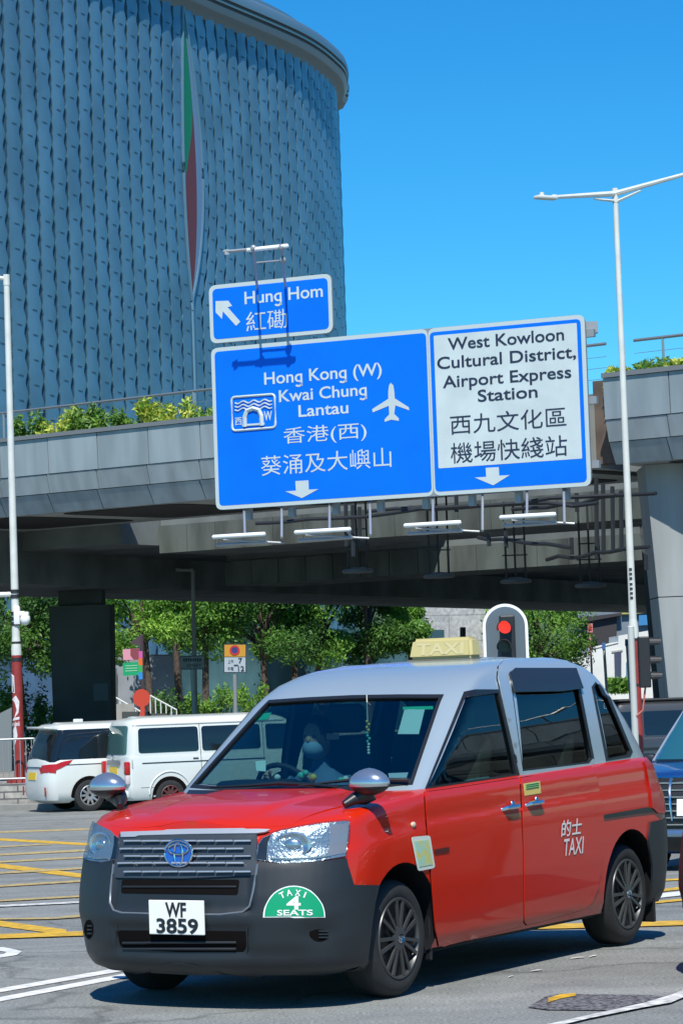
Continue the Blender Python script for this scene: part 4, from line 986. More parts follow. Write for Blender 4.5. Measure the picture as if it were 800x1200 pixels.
    inglass('windscreen_permit', [(453, 901), (477, 900), (471, 917), (457, 918)], mat('pinkish_paper', (.62, .58, .60), .7))
    inglass('windscreen_permit', [(297, 832), (315, 830), (311, 838), (293, 840)], mat('green_label', (.05, .55, .28), .6))
    inglass('windscreen_permit', [(297, 887), (309, 886), (309, 899), (298, 898)], paper)
    inglass('green_strip', [(470, 823), (506, 822), (506, 826), (470, 826.5)], mat('green_label', (.05, .55, .28), .6))
    inglass('rear_mirror', [(375, 843), (390, 843), (390, 850), (375, 850)], DARKIN, -.10)
    mb = MB(); rng = random.Random(8); c = raylocal(431, 856, 0.12, axis=1)
    for k in range(12): mb.ball(c+Vector((0, rng.uniform(-.008, .008), -.016*k+.05)), .009, 6, 5, (k//4) % 3)
    mb.tube([c+Vector((0, 0, .05)), c+Vector((0, 0, .2))], .003, 5, 2)
    mb.build('hanging_charm', [mat('charm_yellow', (.7, .5, .08), .5), mat('charm_green', (.1, .5, .35), .5), mat('charm_white', (.7, .68, .6), .5)], T)
    mb = MB()
    for x, y, r, k in ((353, 909, .022, 1), (358, 906, .018, 1), (367, 911, .02, 0), (405, 913, .018, 2), (325, 911, .018, 2), (399, 914, .016, 1)): mb.ball(raylocal(x, y, -.45, axis=0), (r, r*1.1, r), 8, 6, k)
    mb.build('dashboard_toys', [MATS['charm_yellow'], MATS['charm_green'], MATS['charm_white']], T, True)
    return T
def raylocal(px, py, val, axis=1):
    o = TAXI_I @ CAM; d = TAXI_I.to_3x3() @ ray(px, py); t = (val-o[axis])/d[axis]; return o+d*t
TAXI = taxi()
# ------------------------------------------------------------------ the other vehicles
DGL = mat('dark_tinted_glass', (.008, .012, .014), .06, spec=.6, coat=.3)
GGL = mat('greenish_glass', (.05, .11, .10), .06, spec=.6, coat=.3)
def lerp_pts(pts, x):
    if x <= pts[0][0]: return pts[0][1]
    for (a, za), (b, zb_) in zip(pts, pts[1:]):
        if x <= b: return za+(zb_-za)*(x-a)/(b-a)
    return pts[-1][1]
def vehicle(name, label, cat, loc, rz, low, gh, z0, top, paint, wheels, wr, wy, side, group=None, front=(), rear=(), darkz=0, cornL=(.5, .3), wheelmat=None, nfr=(3., 3.2)):
    T = thing(name, label, cat, loc, rz, group)
    LV, LF = loft([(v, f, r, w_, cornL[0], cornL[1], nfr[0], nfr[1]) for v, f, r, w_ in low], lambda x, v: z0+v*(lerp_pts(top, x)-z0), lambda x, y, yw: .03)
    GV, GF = loft([(z, f, r, w_, .35, .28, 3.0, 3.2) for z, f, r, w_ in gh], lambda x, v: v, lambda x, y, yw: .03)
    def ob(V, F, n):
        mb = MB(); mb.add(V, F); return mb.build(n, paint, T, True, 40)
    ob(LV, LF, 'body'); cb = ob(GV, GF, 'cabin')
    if darkz:
        cb.data.materials.append(DGL)
        for f in cb.data.polygons:
            if f.center.z < darkz: f.material_index = 1
    S = Skin([(LV, LF), (GV, GF)])
    for nm, poly, m, off in side:
        for sg in (1, -1):
            mb = patch(poly, lambda x, z: S.side(x, z, sg), .06, off, .01); mb.build(nm, m, T, True, 50)
    for nm, poly, m, off in front: patch(poly, lambda y, z: S.front(y, z, 1), .06, off, .012).build(nm, m, T, True, 50)
    for nm, poly, m, off in rear: patch(poly, lambda y, z: S.front(y, z, -1), .06, off, .012).build(nm, m, T, True, 50)
    for x in wheels:
        for sg in (1, -1):
            el = [(x+(wr+.07)*math.cos(math.pi*i/16), wr+(wr+.07)*math.sin(math.pi*i/16)) for i in range(17)]+[(x-wr-.07, z0), (x+wr+.07, z0)]
            patch(el, lambda a, z: S.side(a, z, sg), .08, .006, .008).build('wheel_arch', GAPM, T)
            mb = MB(); mb.lathe([(wr*.62, 0), (wr*.8, .012*sg), (wr*.95, 0), (wr, -.03*sg), (wr, -.19*sg), (wr*.9, -.21*sg)], 'y', 28); wh = mb.build('wheel', RUB, T, True); wh.location = (x, wy*sg, wr)
            mb = MB(); mb.lathe([(wr*.64, .002*sg), (wr*.60, .006*sg), (wr*.56, -.03*sg), (.001, -.03*sg)], 'y', 24); r_ = mb.build('rim', GAPM, wh, True)
            mb = MB()
            for k in range(10):
                a = 2*math.pi*k/10; t = Vector((-math.sin(a), 0, math.cos(a))); d = Vector((math.cos(a), 0, math.sin(a)))
                mb.prism([d*.03-t*.03+Vector((0, -.02*sg, 0)), d*wr*.6-t*.018, d*wr*.6+t*.018, d*.03+t*.03+Vector((0, -.02*sg, 0))], Vector((0, .012*sg, 0)))
            mb.lathe([(wr*.64, .004*sg), (wr*.59, .012*sg), (wr*.57, 0)], 'y', 24); mb.build('spokes', wheelmat or mat('alloy', (.42, .43, .44), .3, metal=.7), wh)
    return T, S
WHITE = mat('white_car_paint', (.60, .635, .61), .3, coat=.6)
BLUE = mat('dark_blue_car_paint', (.012, .05, .20), .28, metal=.3, coat=.9)
TRED = mat('tail_light_red', (.38, .01, .008), .25, coat=.2)
PLY = mat('yellow_plate', (.72, .48, .02), .5)
def place(px, py, local, rz):                                        # put a local ground point under a photo point of the road
    g = G(px, py); q = Matrix.Rotation(rz, 3, 'Z') @ Vector(local); return Vector((g.x-q.x, g.y-q.y, gz(g.y-q.y*.5)))
# white panel van
a = R(23); loc = place(151, 952, (-2.38, -.84, 0), a)
low = [(0, 2.30, -2.36, .78), (.08, 2.38, -2.41, .83), (.3, 2.40, -2.42, .845), (.7, 2.38, -2.41, .845), (.96, 2.25, -2.39, .835), (1, 2.2, -2.385, .825)]
gh = [(1.14, 2.15, -2.385, .825), (1.3, 2.0, -2.375, .815), (1.6, 1.65, -2.35, .785), (1.8, 1.42, -2.32, .755), (1.88, 1.28, -2.28, .72), (1.935, 1.1, -2.18, .64), (1.96, .9, -2.0, .50)]
side = [('window', rounded([(-2.12, 1.22), (-.78, 1.22), (-.78, 1.74), (-2.10, 1.74)], .07), DGL, .006), ('window', rounded([(-.70, 1.22), (.62, 1.22), (.62, 1.74), (-.70, 1.74)], .07), DGL, .006), ('window', rounded([(.75, 1.20), (1.75, 1.20), (1.35, 1.72), (.75, 1.74)], .07), DGL, .006),
        ('door_rail', [(-2.05, 1.00), (.7, 1.00), (.7, 1.022), (-2.05, 1.022)], BLKP, .008), ('door_gap', [(-.745, .3), (-.735, .3), (-.735, 1.8), (-.745, 1.8)], GAPM, .004), ('door_gap', [(.68, .3), (.69, .3), (.69, 1.8), (.68, 1.8)], GAPM, .004),
        ('roof_gutter', [(-2.2, 1.795), (1.2, 1.795), (1.2, 1.81), (-2.2, 1.81)], mat('gutter_grey', (.28, .29, .29), .6), .012)]
side += [('door_handle', [(-.92, 1.06), (-.80, 1.06), (-.80, 1.085), (-.92, 1.085)], GAPM, .012), ('door_gap', [(-2.1, .50), (.6, .50), (.6, .507), (-2.1, .507)], GAPM, .003), ('corner_trim', [(-2.28, .9), (-2.25, .9), (-2.25, 1.1), (-2.28, 1.1)], mat('gutter_grey', (.28, .29, .29), .6), .003)]
rear = [('window', rounded([(-.66, 1.20), (.66, 1.20), (.62, 1.80), (-.62, 1.80)], .07), GGL, .008), ('plate_bracket', [(-.42, .98), (.42, .98), (.42, 1.08), (-.42, 1.08)], mat('bracket_grey', (.2, .22, .23), .4, metal=.5), .03), ('number_plate', [(-.26, .76), (.26, .76), (.26, .95), (-.26, .95)], PLY, .012), ('door_gap', [(-.74, .52), (.74, .52), (.74, .53), (-.74, .53)], GAPM, .006)]
VAN, S = vehicle('white_van', 'plain white panel van with dark side windows, seen from behind beside the taxi bonnet', 'van', loc, a, low, gh, .24, [(-3, 1.16), (3, 1.16)], WHITE, (-1.45, 1.12), .325, .853, side, rear=rear, cornL=(.5, .16), nfr=(3.0, 2.6), wheelmat=mat('dark_red_rim', (.10, .03, .03), .5))
for sg in (1, -1):
    mb = MB(); mb.box((-2.365, .765*sg, .92), (.11, .15, .27), None, 0, .03); tl = mb.build('tail_light', TRED, VAN, True); mb = MB(); mb.box((-2.365, .765*sg, .68), (.105, .145, .20), None, 0, .03); mb.build('reversing_light', mat('pale_lens', (.55, .50, .50), .2), tl, True)
    mb = MB(); mb.tube([(-1.45+.46*math.cos(math.pi*i/14), .848*sg, .36+.46*math.sin(math.pi*i/14)) for i in range(15)], .018, 6); mb.build('arch_lip', WHITE, VAN, True)
mb = MB(); mb.box((-2.39, .0, .37), (.12, 1.55, .17), None, 0, .04); mb.build('bumper', WHITE, VAN, True)
mb = MB(); mb.ball((-2.425, 0, 1.16), (.015, .06, .05)); mb.build('emblem', CHROME, VAN, True)
# people carriers: white one behind the van, blue one at the right edge
mlow = [(0, 2.30, -2.28, .80), (.07, 2.40, -2.40, .88), (.25, 2.46, -2.45, .92), (.55, 2.46, -2.44, .925), (.82, 2.42, -2.41, .915), (.96, 2.33, -2.38, .90), (1, 2.25, -2.36, .88)]
mgh = [(1.08, 1.62, -2.36, .88), (1.2, 1.42, -2.33, .865), (1.45, 1.02, -2.24, .82), (1.65, .72, -2.15, .775), (1.76, .52, -2.12, .735), (1.83, .30, -2.16, .68), (1.87, 0, -2.10, .58), (1.885, -.4, -1.9, .40)]
mtop = [(-3, 1.12), (1.2, 1.12), (1.6, 1.10), (2.1, 1.03), (2.4, .97)]
mside = [('window', rounded([(-2.14, 1.15), (1.15, 1.13), (.60, 1.66), (-.2, 1.73), (-1.85, 1.73), (-1.95, 1.66)], .06), DGL, .006), ('door_gap', [(-.16, .35), (-.15, .35), (-.15, 1.12), (-.16, 1.12)], GAPM, .004), ('door_rail', [(-2.2, 1.0), (-.3, 1.0), (-.3, 1.02), (-2.2, 1.02)], BLKP, .004),
         ('tail_light', [(-2.40, .96), (-2.05, 1.08), (-1.80, 1.11), (-1.90, 1.03), (-2.15, .92), (-2.40, .84)], TRED, .012)]
mrear = [('window', rounded([(-.74, 1.16), (.74, 1.16), (.64, 1.68), (-.64, 1.68)], .08), DGL, .008), ('tail_light', [(-.90, .84), (-.52, .94), (-.52, 1.01), (-.90, 1.04)], TRED, .012), ('tail_light', [(.90, .84), (.52, .94), (.52, 1.01), (.90, 1.04)], TRED, .012), ('chrome_strip', [(-.50, .95), (.50, .95), (.50, .98), (-.50, .98)], CHROME, .012), ('number_plate', [(-.26, .70), (.26, .70), (.26, .86), (-.26, .86)], PLY, .012)]
a = R(24); loc = place(57, 953, (-2.38, -.90, 0), a)
MPV, S = vehicle('white_people_carrier', 'white people carrier with sweeping red tail lights and dark glass beside the stone wall', 'people carrier', loc, a, mlow, mgh, .20, mtop, WHITE, (-1.45, 1.5), .345, .933, mside, rear=mrear, cornL=(.6, .40), darkz=1.74)
mb = MB(); mb.box((-2.17, 0, 1.80), (.34, 1.28, .05), Matrix.Rotation(R(6), 3, 'Y'), 0, .02); mb.build('roof_spoiler', WHITE, MPV, True)
mb = MB(); mb.box((-1.3, .2, 1.93), (.22, .05, .09), None, 0, .02); mb.build('antenna_fin', WHITE, MPV, True)
for sg in (1, -1):
    mb = MB(); mb.box((-2.40, .78*sg, .45), (.02, .07, .20), None, 0, .008); mb.build('reflector', TRED, MPV, True)
# blue one, facing the camera
GRB = mat('grille_black', (.012, .014, .016), .4)
a = R(-114); loc = place(828, 1021, (2.40, 0, 0), a)
bfront = [('windscreen', [(-.86, 1.14), (.86, 1.14), (.70, 1.74), (-.70, 1.74)], mat('teal_windscreen', (.02, .10, .13), .05, spec=.8, coat=.5), .008), ('grille_panel', [(-.62, .98), (.62, .98), (.58, .62), (.44, .44), (-.44, .44), (-.58, .62)], GRB, .015), ('lower_intake', [(-.75, .40), (.75, .40), (.70, .24), (-.70, .24)], GRB, .014),
          ('number_plate', [(-.26, .60), (.26, .60), (.26, .76), (-.26, .76)], mat('plate_white', (.78, .79, .76), .35), .06)]
BMPV, S = vehicle('blue_people_carrier', 'dark blue people carrier with tall chrome grille facing the camera at the right edge', 'people carrier', loc, a, mlow, mgh, .20, mtop, BLUE, (-1.45, 1.5), .345, .933, [s for s in mside if s[0] != 'tail_light'], front=bfront, cornL=(.6, .40), darkz=1.70)
mb = MB()
for z in (.93, .86, .79, .72, .65, .58, .51): mb.tube([S.front(y, z, 1)[0]+Vector((.03, 0, 0)) for y in [(-.60+.15*i)*(1 if z > .6 else .82) for i in range(9)]], .011, 5)
for y in (-.52, -.36, -.18, 0, .18, .36, .52): mb.tube([S.front(y*(1-.12*(1-(z-.5)/.45)), z, 1)[0]+Vector((.045, 0, 0)) for z in (.97, .85, .7, .55)], [.022, .018, .012, .006], 6)
mb.tube([S.front(y, .985, 1)[0]+Vector((.03, 0, 0)) for y in [-.7+.14*i for i in range(11)]], .022, 6)
mb.build('grille_bars', CHROME, BMPV, True)
for sg in (1, -1):
    patch([(.62*sg, .99), (.90*sg, 1.0), (.90*sg, .90), (.64*sg, .84)], lambda y, z: S.front(y, z, 1), .05, .014, .012).build('headlight', mat('headlight_housing', (.32, .36, .38), .25, metal=.6, bump=.3, bscale=60), BMPV, True)
    mb = MB(); mb.box((1.12, .99*sg, 1.14), (.14, .20, .13), None, 0, .05); mb.tube([(1.15, .86*sg, 1.10), (1.13, .95*sg, 1.12)], .03); mb.build('mirror', BLKP, BMPV, True)
    mb = MB(); mb.tube([S.front(y*sg, z, 1)[0]+Vector((.012, 0, 0)) for y, z in ((.86, 1.12), (.79, 1.40), (.70, 1.73))], .018, 6); mb.build('pillar_trim', mat('pillar_silver', (.5, .55, .6), .3, metal=.6), BMPV, True)
mb = MB(); mb.tube([S.front(y, .42, 1)[0]+Vector((.01, 0, 0)) for y in [-.8+.16*i for i in range(11)]], .045, 8); mb.build('bumper_bar', mat('bumper_blue_chrome', (.25, .38, .50), .2, metal=.8), BMPV, True)
# boxy dark off-roader in the shade behind the posts
slow = [(0, 2.1, -2.1, .80), (.1, 2.15, -2.15, .86), (.5, 2.18, -2.18, .88), (.95, 2.15, -2.15, .875), (1, 2.1, -2.12, .86)]
sgh = [(1.18, .95, -2.12, .85), (1.4, .86, -2.11, .82), (1.75, .70, -2.09, .76), (1.88, .6, -2.06, .72), (1.94, .4, -1.95, .60)]
a = R(182); loc = Vector((at(752, 800, 54).x, 56.0, gz(56)))
sside = [('window', rounded([(-2.0, 1.25), (-1.1, 1.25), (-1.1, 1.72), (-1.98, 1.72)], .06), DGL, .006), ('window', rounded([(-1.0, 1.25), (-.1, 1.25), (-.1, 1.74), (-1.0, 1.74)], .06), DGL, .006), ('window', rounded([(0, 1.25), (.8, 1.25), (.62, 1.74), (0, 1.74)], .06), DGL, .006), ('side_strip', [(-2.1, .95), (2.0, .95), (2.0, 1.0), (-2.1, 1.0)], BLKP, .01)]
SUV, S = vehicle('dark_off_roader', 'boxy dark grey off-roader in the shade behind the red lamp post base', 'car', loc, a, slow, sgh, .35, [(-3, 1.2), (.9, 1.2), (2.2, 1.12)], mat('dark_grey_car_paint', (.035, .037, .04), .3, coat=.6), (-1.4, 1.35), .38, .888, sside, cornL=(.25, .2))
mb = MB(); mb.box((-.7, .0, 1.97), (2.4, 1.3, .05), None, 0, .02); mb.build('roof_rack', BLKP, SUV, True)
# a second taxi of the same kind in the next lane, almost wholly outside the frame
T2 = copy_tree(TAXI); T2.location = (CX_+3.183, CY_-.02, 0); T2.rotation_euler.z = -2.4
T2['label'] = 'red taxi in the next lane, only its bumper corner showing at the right edge'
# ------------------------------------------------------------------ the driver
def person_driver():
    me = bpy.data.meshes.new('person'); 
    V = [(-1.12, -.36, .68), (-1.17, -.36, .88), (-1.20, -.36, 1.07), (-1.19, -.36, 1.15), (-1.17, -.36, 1.22),
         (-1.18, -.20, 1.08), (-1.02, -.14, .92), (-.86, -.22, 1.06), (-1.18, -.52, 1.08), (-1.02, -.58, .92), (-.86, -.50, 1.06),
         (-1.02, -.27, .70), (-.66, -.26, .72), (-.62, -.26, .50), (-1.02, -.45, .70), (-.66, -.46, .72), (-.62, -.46, .50)]
    E = [(0, 1), (1, 2), (2, 3), (3, 4), (2, 5), (5, 6), (6, 7), (2, 8), (8, 9), (9, 10), (0, 11), (11, 12), (12, 13), (0, 14), (14, 15), (15, 16)]
    rad = [.15, .15, .13, .055, .055, .065, .045, .035, .065, .045, .035, .085, .065, .055, .085, .065, .055]
    me.from_pydata(V, E, []); o = bpy.data.objects.new('person', me); COL.objects.link(o)
    sk = o.modifiers.new('skin', 'SKIN'); 
    if not me.skin_vertices: me.attributes  # created by the modifier
    if len(me.skin_vertices) == 0:
        bpy.context.view_layer.objects.active = o; o.select_set(True); bpy.ops.mesh.customdata_skin_add()
    for i, r in enumerate(rad): me.skin_vertices[0].data[i].radius = (r, r*(1.15 if i < 3 else 1)); 
    me.skin_vertices[0].data[0].use_root = True
    o.modifiers.new('s', 'SUBSURF').levels = 2
    dg = bpy.context.evaluated_depsgraph_get(); dg.update(); m2 = bpy.data.meshes.new_from_object(o.evaluated_get(dg)); bpy.data.objects.remove(o)
    CL = mat('driver_shirt', (.10, .16, .26), .8); SK = mat('skin', (.42, .25, .17), .6)
    p = finish('person', m2, CL, None, True, 80)
    mb = MB(); c = Vector((-1.15, -.36, 1.315)); mb.ball(c, (.095, .075, .118), 16, 12)
    mb.v = [tuple(Vector(v)+(Vector((.0, 0, -.012)) if v[2] < c.z-.05 else Vector((0, 0, 0)))) for v in mb.v]
    mb.ball(c+Vector((.090, 0, -.008)), (.020, .012, .020), 8, 6)
    for s in (1, -1): mb.ball(c+Vector((-.005, .076*s, 0)), (.02, .01, .028), 8, 6)
    h = mb.build('head', SK, p, True, 80)
    mb = MB()
    for s in (1, -1): mb.ball(c+Vector((.086, .031*s, .012)), (.010, .014, .008), 8, 6)
    mb.build('eyes', mat('eye_dark', (.02, .015, .012), .3), h, True)
    mb = MB(); mb.ball(c+Vector((-.014, 0, .028)), (.100, .083, .108), 16, 10); mb.v = [v if v[0] < c.x+.055 or v[2] > c.z+.07 else (c.x+.055, v[1], v[2]) for v in mb.v]; mb.build('hair', mat('black_hair', (.012, .010, .010), .6), p, True, 80)
    mb = MB(); mb.ball(c+Vector((.036, 0, -.058)), (.078, .066, .062), 14, 10); mb.build('face_mask', mat('blue_mask', (.20, .30, .40), .8), p, True, 80)
    for s in (1, -1):
        mb = MB(); a = Vector((-.86, -.36+.14*s, 1.08)); mb.ball(a+Vector((.03, 0, .01)), (.045, .022, .04), 10, 8)
        for k in range(4): mb.tube([a+Vector((.055, .0, .035-.02*k)), a+Vector((.085, -.015*s, .045-.02*k)), a+Vector((.075, -.035*s, .04-.02*k))], [.009, .0085, .007], 6)
        mb.tube([a+Vector((.03, -.01*s, .04)), a+Vector((.05, -.03*s, .06)), a+Vector((.065, -.045*s, .055))], [.011, .010, .008], 6)
        mb.build('hand', SK, p, True, 80)
    p.matrix_world = TAXI_M
    tag(p, 'taxi driver in a blue shirt and pale face mask at the wheel', 'person')
person_driver()
# ================================================================== the road sign
SP0 = at(250.5, 503, 45.0); STH = R(23.5); SN = Vector((-math.sin(STH), -math.cos(STH), 0)); SU = Vector((math.cos(STH), -math.sin(STH), 0)); SZ = Vector((0, 0, 1))
def sg(x, y, lift=0.0): return onplane(x, y, SP0+SN*lift, SN)
def suv(x, y): q = onplane(x, y, SP0, SN)-SP0; return q.dot(SU), q.z
def sxyz(u, v, lift=0.0): return SP0+SU*u+SZ*v+SN*lift
SIGN = thing('road_sign', 'big blue and white overhead road sign with Hong Kong and West Kowloon directions', 'road sign', (0, 0, 0))
SBLUE = mat('sign_blue', (.001, .14, .76), .45, spec=.15, var=.05, scale=1.2); SWHT = mat('sign_white', (.47, .54, .54), .45, var=.06, scale=2); SGREY = mat('sign_border', (.43, .50, .50), .45); SBLK = mat('sign_black', (.012, .02, .05), .5); ALB = mat('sign_back', (.30, .31, .32), .5, metal=.5)
def spanel(name, u0, u1, v0, v1, r, m, lift, thick, parent=SIGN):
    P = rounded([(u0, v0), (u1, v0), (u1, v1), (u0, v1)], r, 5); mb = MB(); mb.prism([sxyz(u, v, lift) for u, v in P], -SN*thick); return mb.build(name, m, parent)
(u0, vb), (u1, vt) = suv(253.5, 597.9), suv(682.5, 367.5); u0 = suv(250, 503)[0]; u1 = suv(688.5, 470)[0]; vt = suv(248, 408)[1]; vb = suv(253, 598)[1]; um = suv(504.3, 480)[0]
big = spanel('sign_panel', u0, u1, vb, vt, .16, ALB, -.004, .05); bw = .07
for a, b in ((u0, um), (um, u1)):
    spanel('sign_border', a+.004, b-.004, vb+.004, vt-.004, .12 if a == u0 else .12, SGREY, .002, .006); spanel('blue_panel', a+(bw if a == u0 else .032), b-(bw if b == u1 else .032), vb+bw, vt-bw, .08, SBLUE, .006, .004)
su0, sv0 = suv(246.5, 404.5); su1, sv1 = suv(389.5, 322); su0 = suv(245.5, 370)[0]; su1 = suv(389.2, 355)[0]; sv1 = suv(244.7, 334.7)[1]
spanel('upper_sign_panel', su0, su1, sv0+.02, sv1, .14, ALB, -.004, .05); spanel('sign_border', su0+.004, su1-.004, sv0+.024, sv1-.004, .13, SGREY, .002, .006); spanel('blue_panel', su0+bw, su1-bw, sv0+.02+bw, sv1-bw, .09, SBLUE, .006, .004)
wu0, wv1 = suv(508, 393.4); wu1, wv0 = suv(682.4, 537.4); wu0 = (wu0+suv(513.8, 549)[0])/2; wu1 = (wu1+suv(674.8, 378.7)[0])/2; wv1 = (wv1+suv(674.8, 378.7)[1])/2; wv0 = (wv0+suv(513.8, 549)[1])/2
spanel('white_panel', wu0, wu1, wv0, wv1, .02, SWHT, .010, .003)
def stext(mb, s, A, B, cap, off=0.0, cjk=False, lift=.012):
    a, b = suv(*A), suv(*B); v = (a[1]+b[1])/2; hh = suv(A[0], A[1]-cap)[1]-suv(*A)[1]
    text_on(mb, s, sxyz(a[0], v, lift), SU, SZ, b[0]-a[0], hh, off, cjk)
mb = MB()
stext(mb, 'Hung Hom', (287, 355.8), (378.6, 348.2), 15, .014); stext(mb, '紅磡', (289, 388.3), (337, 385.3), 23, 0, True)
stext(mb, 'Hong Kong (W)', (310, 449.4), (447.6, 440.5), 14.6, .014); stext(mb, 'Kwai Chung', (327.3, 469.9), (430, 464), 14.2, .014); stext(mb, 'Lantau', (350.2, 488.2), (408.5, 484.3), 14.2, .014)
stext(mb, '香港(西)', (332.8, 523), (430, 516.8), 22, 0, True); stext(mb, '葵涌及大嶼山', (306.4, 557), (459, 548.2), 23, 0, True)
mb.build('white_lettering', SWHT, SIGN, recalc=False)
mb = MB()
for s, A, B in (('West Kowloon', (525, 409), (661, 399.6)), ('Cultural District,', (512.4, 430.6), (675, 421)), ('Airport Express', (519, 453), (669.5, 444)), ('Station', (560, 470.2), (630, 466))): stext(mb, s, A, B, 14.4, .013, lift=.016)
stext(mb, '西九文化區', (528, 508.7), (663.8, 500.6), 23, 0, True, .016); stext(mb, '機場快綫站', (528.5, 542.4), (665, 535.0), 24, 0, True, .016)
mb.build('black_lettering', SBLK, SIGN, recalc=False)
def sshape(name, pts, m=SWHT, lift=.012):
    mb = MB(); v2, fs = fill2d([suv(*p) for p in pts], 1.0); mb.add([sxyz(p.x, p.y, lift) for p in v2], fs); return mb.build(name, m, SIGN, recalc=False)
sshape('arrow', [(253, 353), (268, 352.5), (272.5, 358.7), (267, 360), (282, 377), (277, 382), (261.5, 365), (260.5, 374), (253, 366)])
def z3(x, y): return (230+x/1.702, 310+y/1.702)
sshape('arrow', [z3(*p) for p in ((198, 432), (224, 430.4), (225, 449), (244, 448), (211, 466), (178, 452.5), (199, 451))])
sshape('arrow', [z3(*p) for p in ((577, 405.5), (603, 404), (604, 421), (625, 420), (592, 440.5), (555, 425), (578, 423.5))])
sshape('aeroplane', [z3(*p) for p in ((388, 236), (393, 241), (395, 253), (396, 267), (424, 285), (425, 291), (397, 281), (395, 298), (404, 307), (404, 312), (389, 309.5), (376, 314), (375.5, 309), (385, 299), (384, 282), (352, 295), (351, 288.5), (383, 268), (383, 253), (384.5, 241))])
# tunnel pictogram: rounded frame, water waves, arch, letters
P = [suv(*z3(*p)) for p in ((71, 265), (157, 258.5), (159, 325), (73, 332))]; P = rounded(P, .07, 4); mb = MB(); mb.tube([sxyz(*p, .012) for p in P+[P[0]]], .022, 6)
for k in range(3): mb.tube([sxyz(*suv(*z3(78+i*2.45, 276+k*7-.0-(i*2.45)*.075+2.3*math.sin(i*.72))), .014) for i in range(31)], .014, 5)
A = [z3(*p) for p in ((98, 324), (98, 304), (102, 292), (114, 287), (126, 290.5), (131, 302), (132, 321.5))]; mb.tube([sxyz(*suv(*p), .014) for p in A], .042, 6)
mb.tube([sxyz(*suv(*z3(*p)), .014) for p in ((93, 321), (137, 318))], .02, 5)
stext(mb, '西', z3(78, 321), z3(92, 320), 9, .01, True, .014); stext(mb, 'W', z3(136, 311), z3(152, 310), 11, .02, False, .014)
mb.build('tunnel_symbol', SWHT, SIGN, recalc=False)
# frame behind the panels and the brackets that hang it from the footbridge
mb = MB()
for v in (vb+.35, (vb+vt)/2, vt-.3): mb.prism([sxyz(u0+.1, v-.06, -.06), sxyz(u1+.12, v-.06, -.06), sxyz(u1+.12, v+.06, -.06), sxyz(u0+.1, v+.06, -.06)], -SN*.10)
for u in [u0+.5+i*(u1-u0-1)/7 for i in range(8)]: mb.prism([sxyz(u-.05, vb-.18, -.17), sxyz(u+.05, vb-.18, -.17), sxyz(u+.05, vt-.1, -.17), sxyz(u-.05, vt-.1, -.17)], -SN*.12)
q = sg(690, 383, -.1); mb.box((q.x+.02, q.y+.1, q.z), (.24, .16, .18))
mb.build('back_frame', ALB, SIGN)
mb = MB()
for u in (u0+1.2, (u0+u1)/2, u1-1.0):
    for v in (vt-.7, vt-1.2):
        a = sxyz(u, v, -.25); d = BR0-a; k = d.dot(V)/V.y if False else None
        h = (a-CAM); h.z = 0; h.normalize(); t = ((BR0-a).dot(V)+.3)/h.dot(V); b = a+h*t; b.z = 7.3 if v > (vb+vt)/2 else 6.8; mb.tube([a, b], .07, 8)
mb.build('bracket', GALV, SIGN, True)
# lamps: one on arms above the small panel, four below
WTUBE = mat('lamp_white', (.80, .82, .82), .35)
def sign_lamp(label, bar, arms, e, tube2=True):
    L = thing('sign_lamp', label, 'lamp', (0, 0, 0), 0, 'lamps on arms lighting the road sign')
    (xa, ya), (xb, yb) = bar; a, b = sg(xa, ya, e), sg(xb, yb, e); a.z = b.z = (a.z+b.z)/2 if abs(ya-yb) < 9 else a.z
    d = (b-a).normalized(); mb = MB(); mid = (a+b)/2
    mb.tube([a, a+d*.02, b-d*.02, b], [.02, .036, .036, .02], 10); 
    mb.build('lamp_tube', WTUBE, L, True)
    mb = MB()
    if tube2:
        n = Vector((0, 0, -.13)); mb.tube([a+n+d*.02-SN*.1, b+n-d*.02-SN*.1], .028, 8); mb.tube([a+d*.1, a+n+d*.02-SN*.1], .015, 6); mb.tube([b-d*.1, b+n-d*.02-SN*.1], .015, 6); mb.tube([a+d*.2+n*.4, b+d*.25+n*1.2-SN*.15], .018, 6)
    mb.build('lamp_bracket', GALV, L, True) if mb.v else None
    for (x0, y0), (x1, y1) in arms:
        mb = MB(); p = sg(x0, y0, -.15); q = sg(x1, y1, e); mb.tube([p, q], .022, 8); mb.build('arm', GALV, L, True)
    return L
L = sign_lamp('lamp on two thin arms standing above the Hung Hom panel of the sign', ((289, 291.6), (338, 289.6)), [((302, 345), (297, 291)), ((335, 343), (330, 290))], 1.15, False)
mb = MB(); a, b, c, d_ = sg(297, 291, 1.15), sg(330, 290, 1.15), sg(299, 308, .9), sg(331.5, 305, .9)
mb.tube([a, b], .018, 8); mb.tube([c, d_], .014, 8); a0, b0 = sg(276, 294, 1.15), sg(294, 292, 1.15); mb.tube([sg(262, 295, 1.15), a0, b0], .028, 6)
for p in (a, b, d_): mb.ball(p, .06, 8, 6)
mb.box(sg(266, 295.5, 1.15), (.07, .05, .09)); mb.build('cross_bar', GALV, L, True)
labs = ('sign lamp with white tubes under the sign, below the left panel corner', 'sign lamp with white tubes under the sign, right of the left down arrow', 'sign lamp with white tubes under the sign, just left of the white panel\'s down arrow', 'sign lamp with white tubes under the sign, below its white panel\'s right half')
for lab, bar, arms in zip(labs, (((249, 630), (311, 625)), ((345, 625), (411, 619)), ((473, 615), (540, 613)), ((585, 606), (651, 603))),
                          ([((286, 596), (287, 629)), ((330, 593), (330, 630))], [((386, 590), (386, 622)), ((433, 587), (434, 627))], [((507, 582), (507, 618)), ((565, 578), (565, 622))], [((617, 575), (617, 606)), ((660, 573), (661, 613))])):
    sign_lamp(lab, bar, arms, .85)

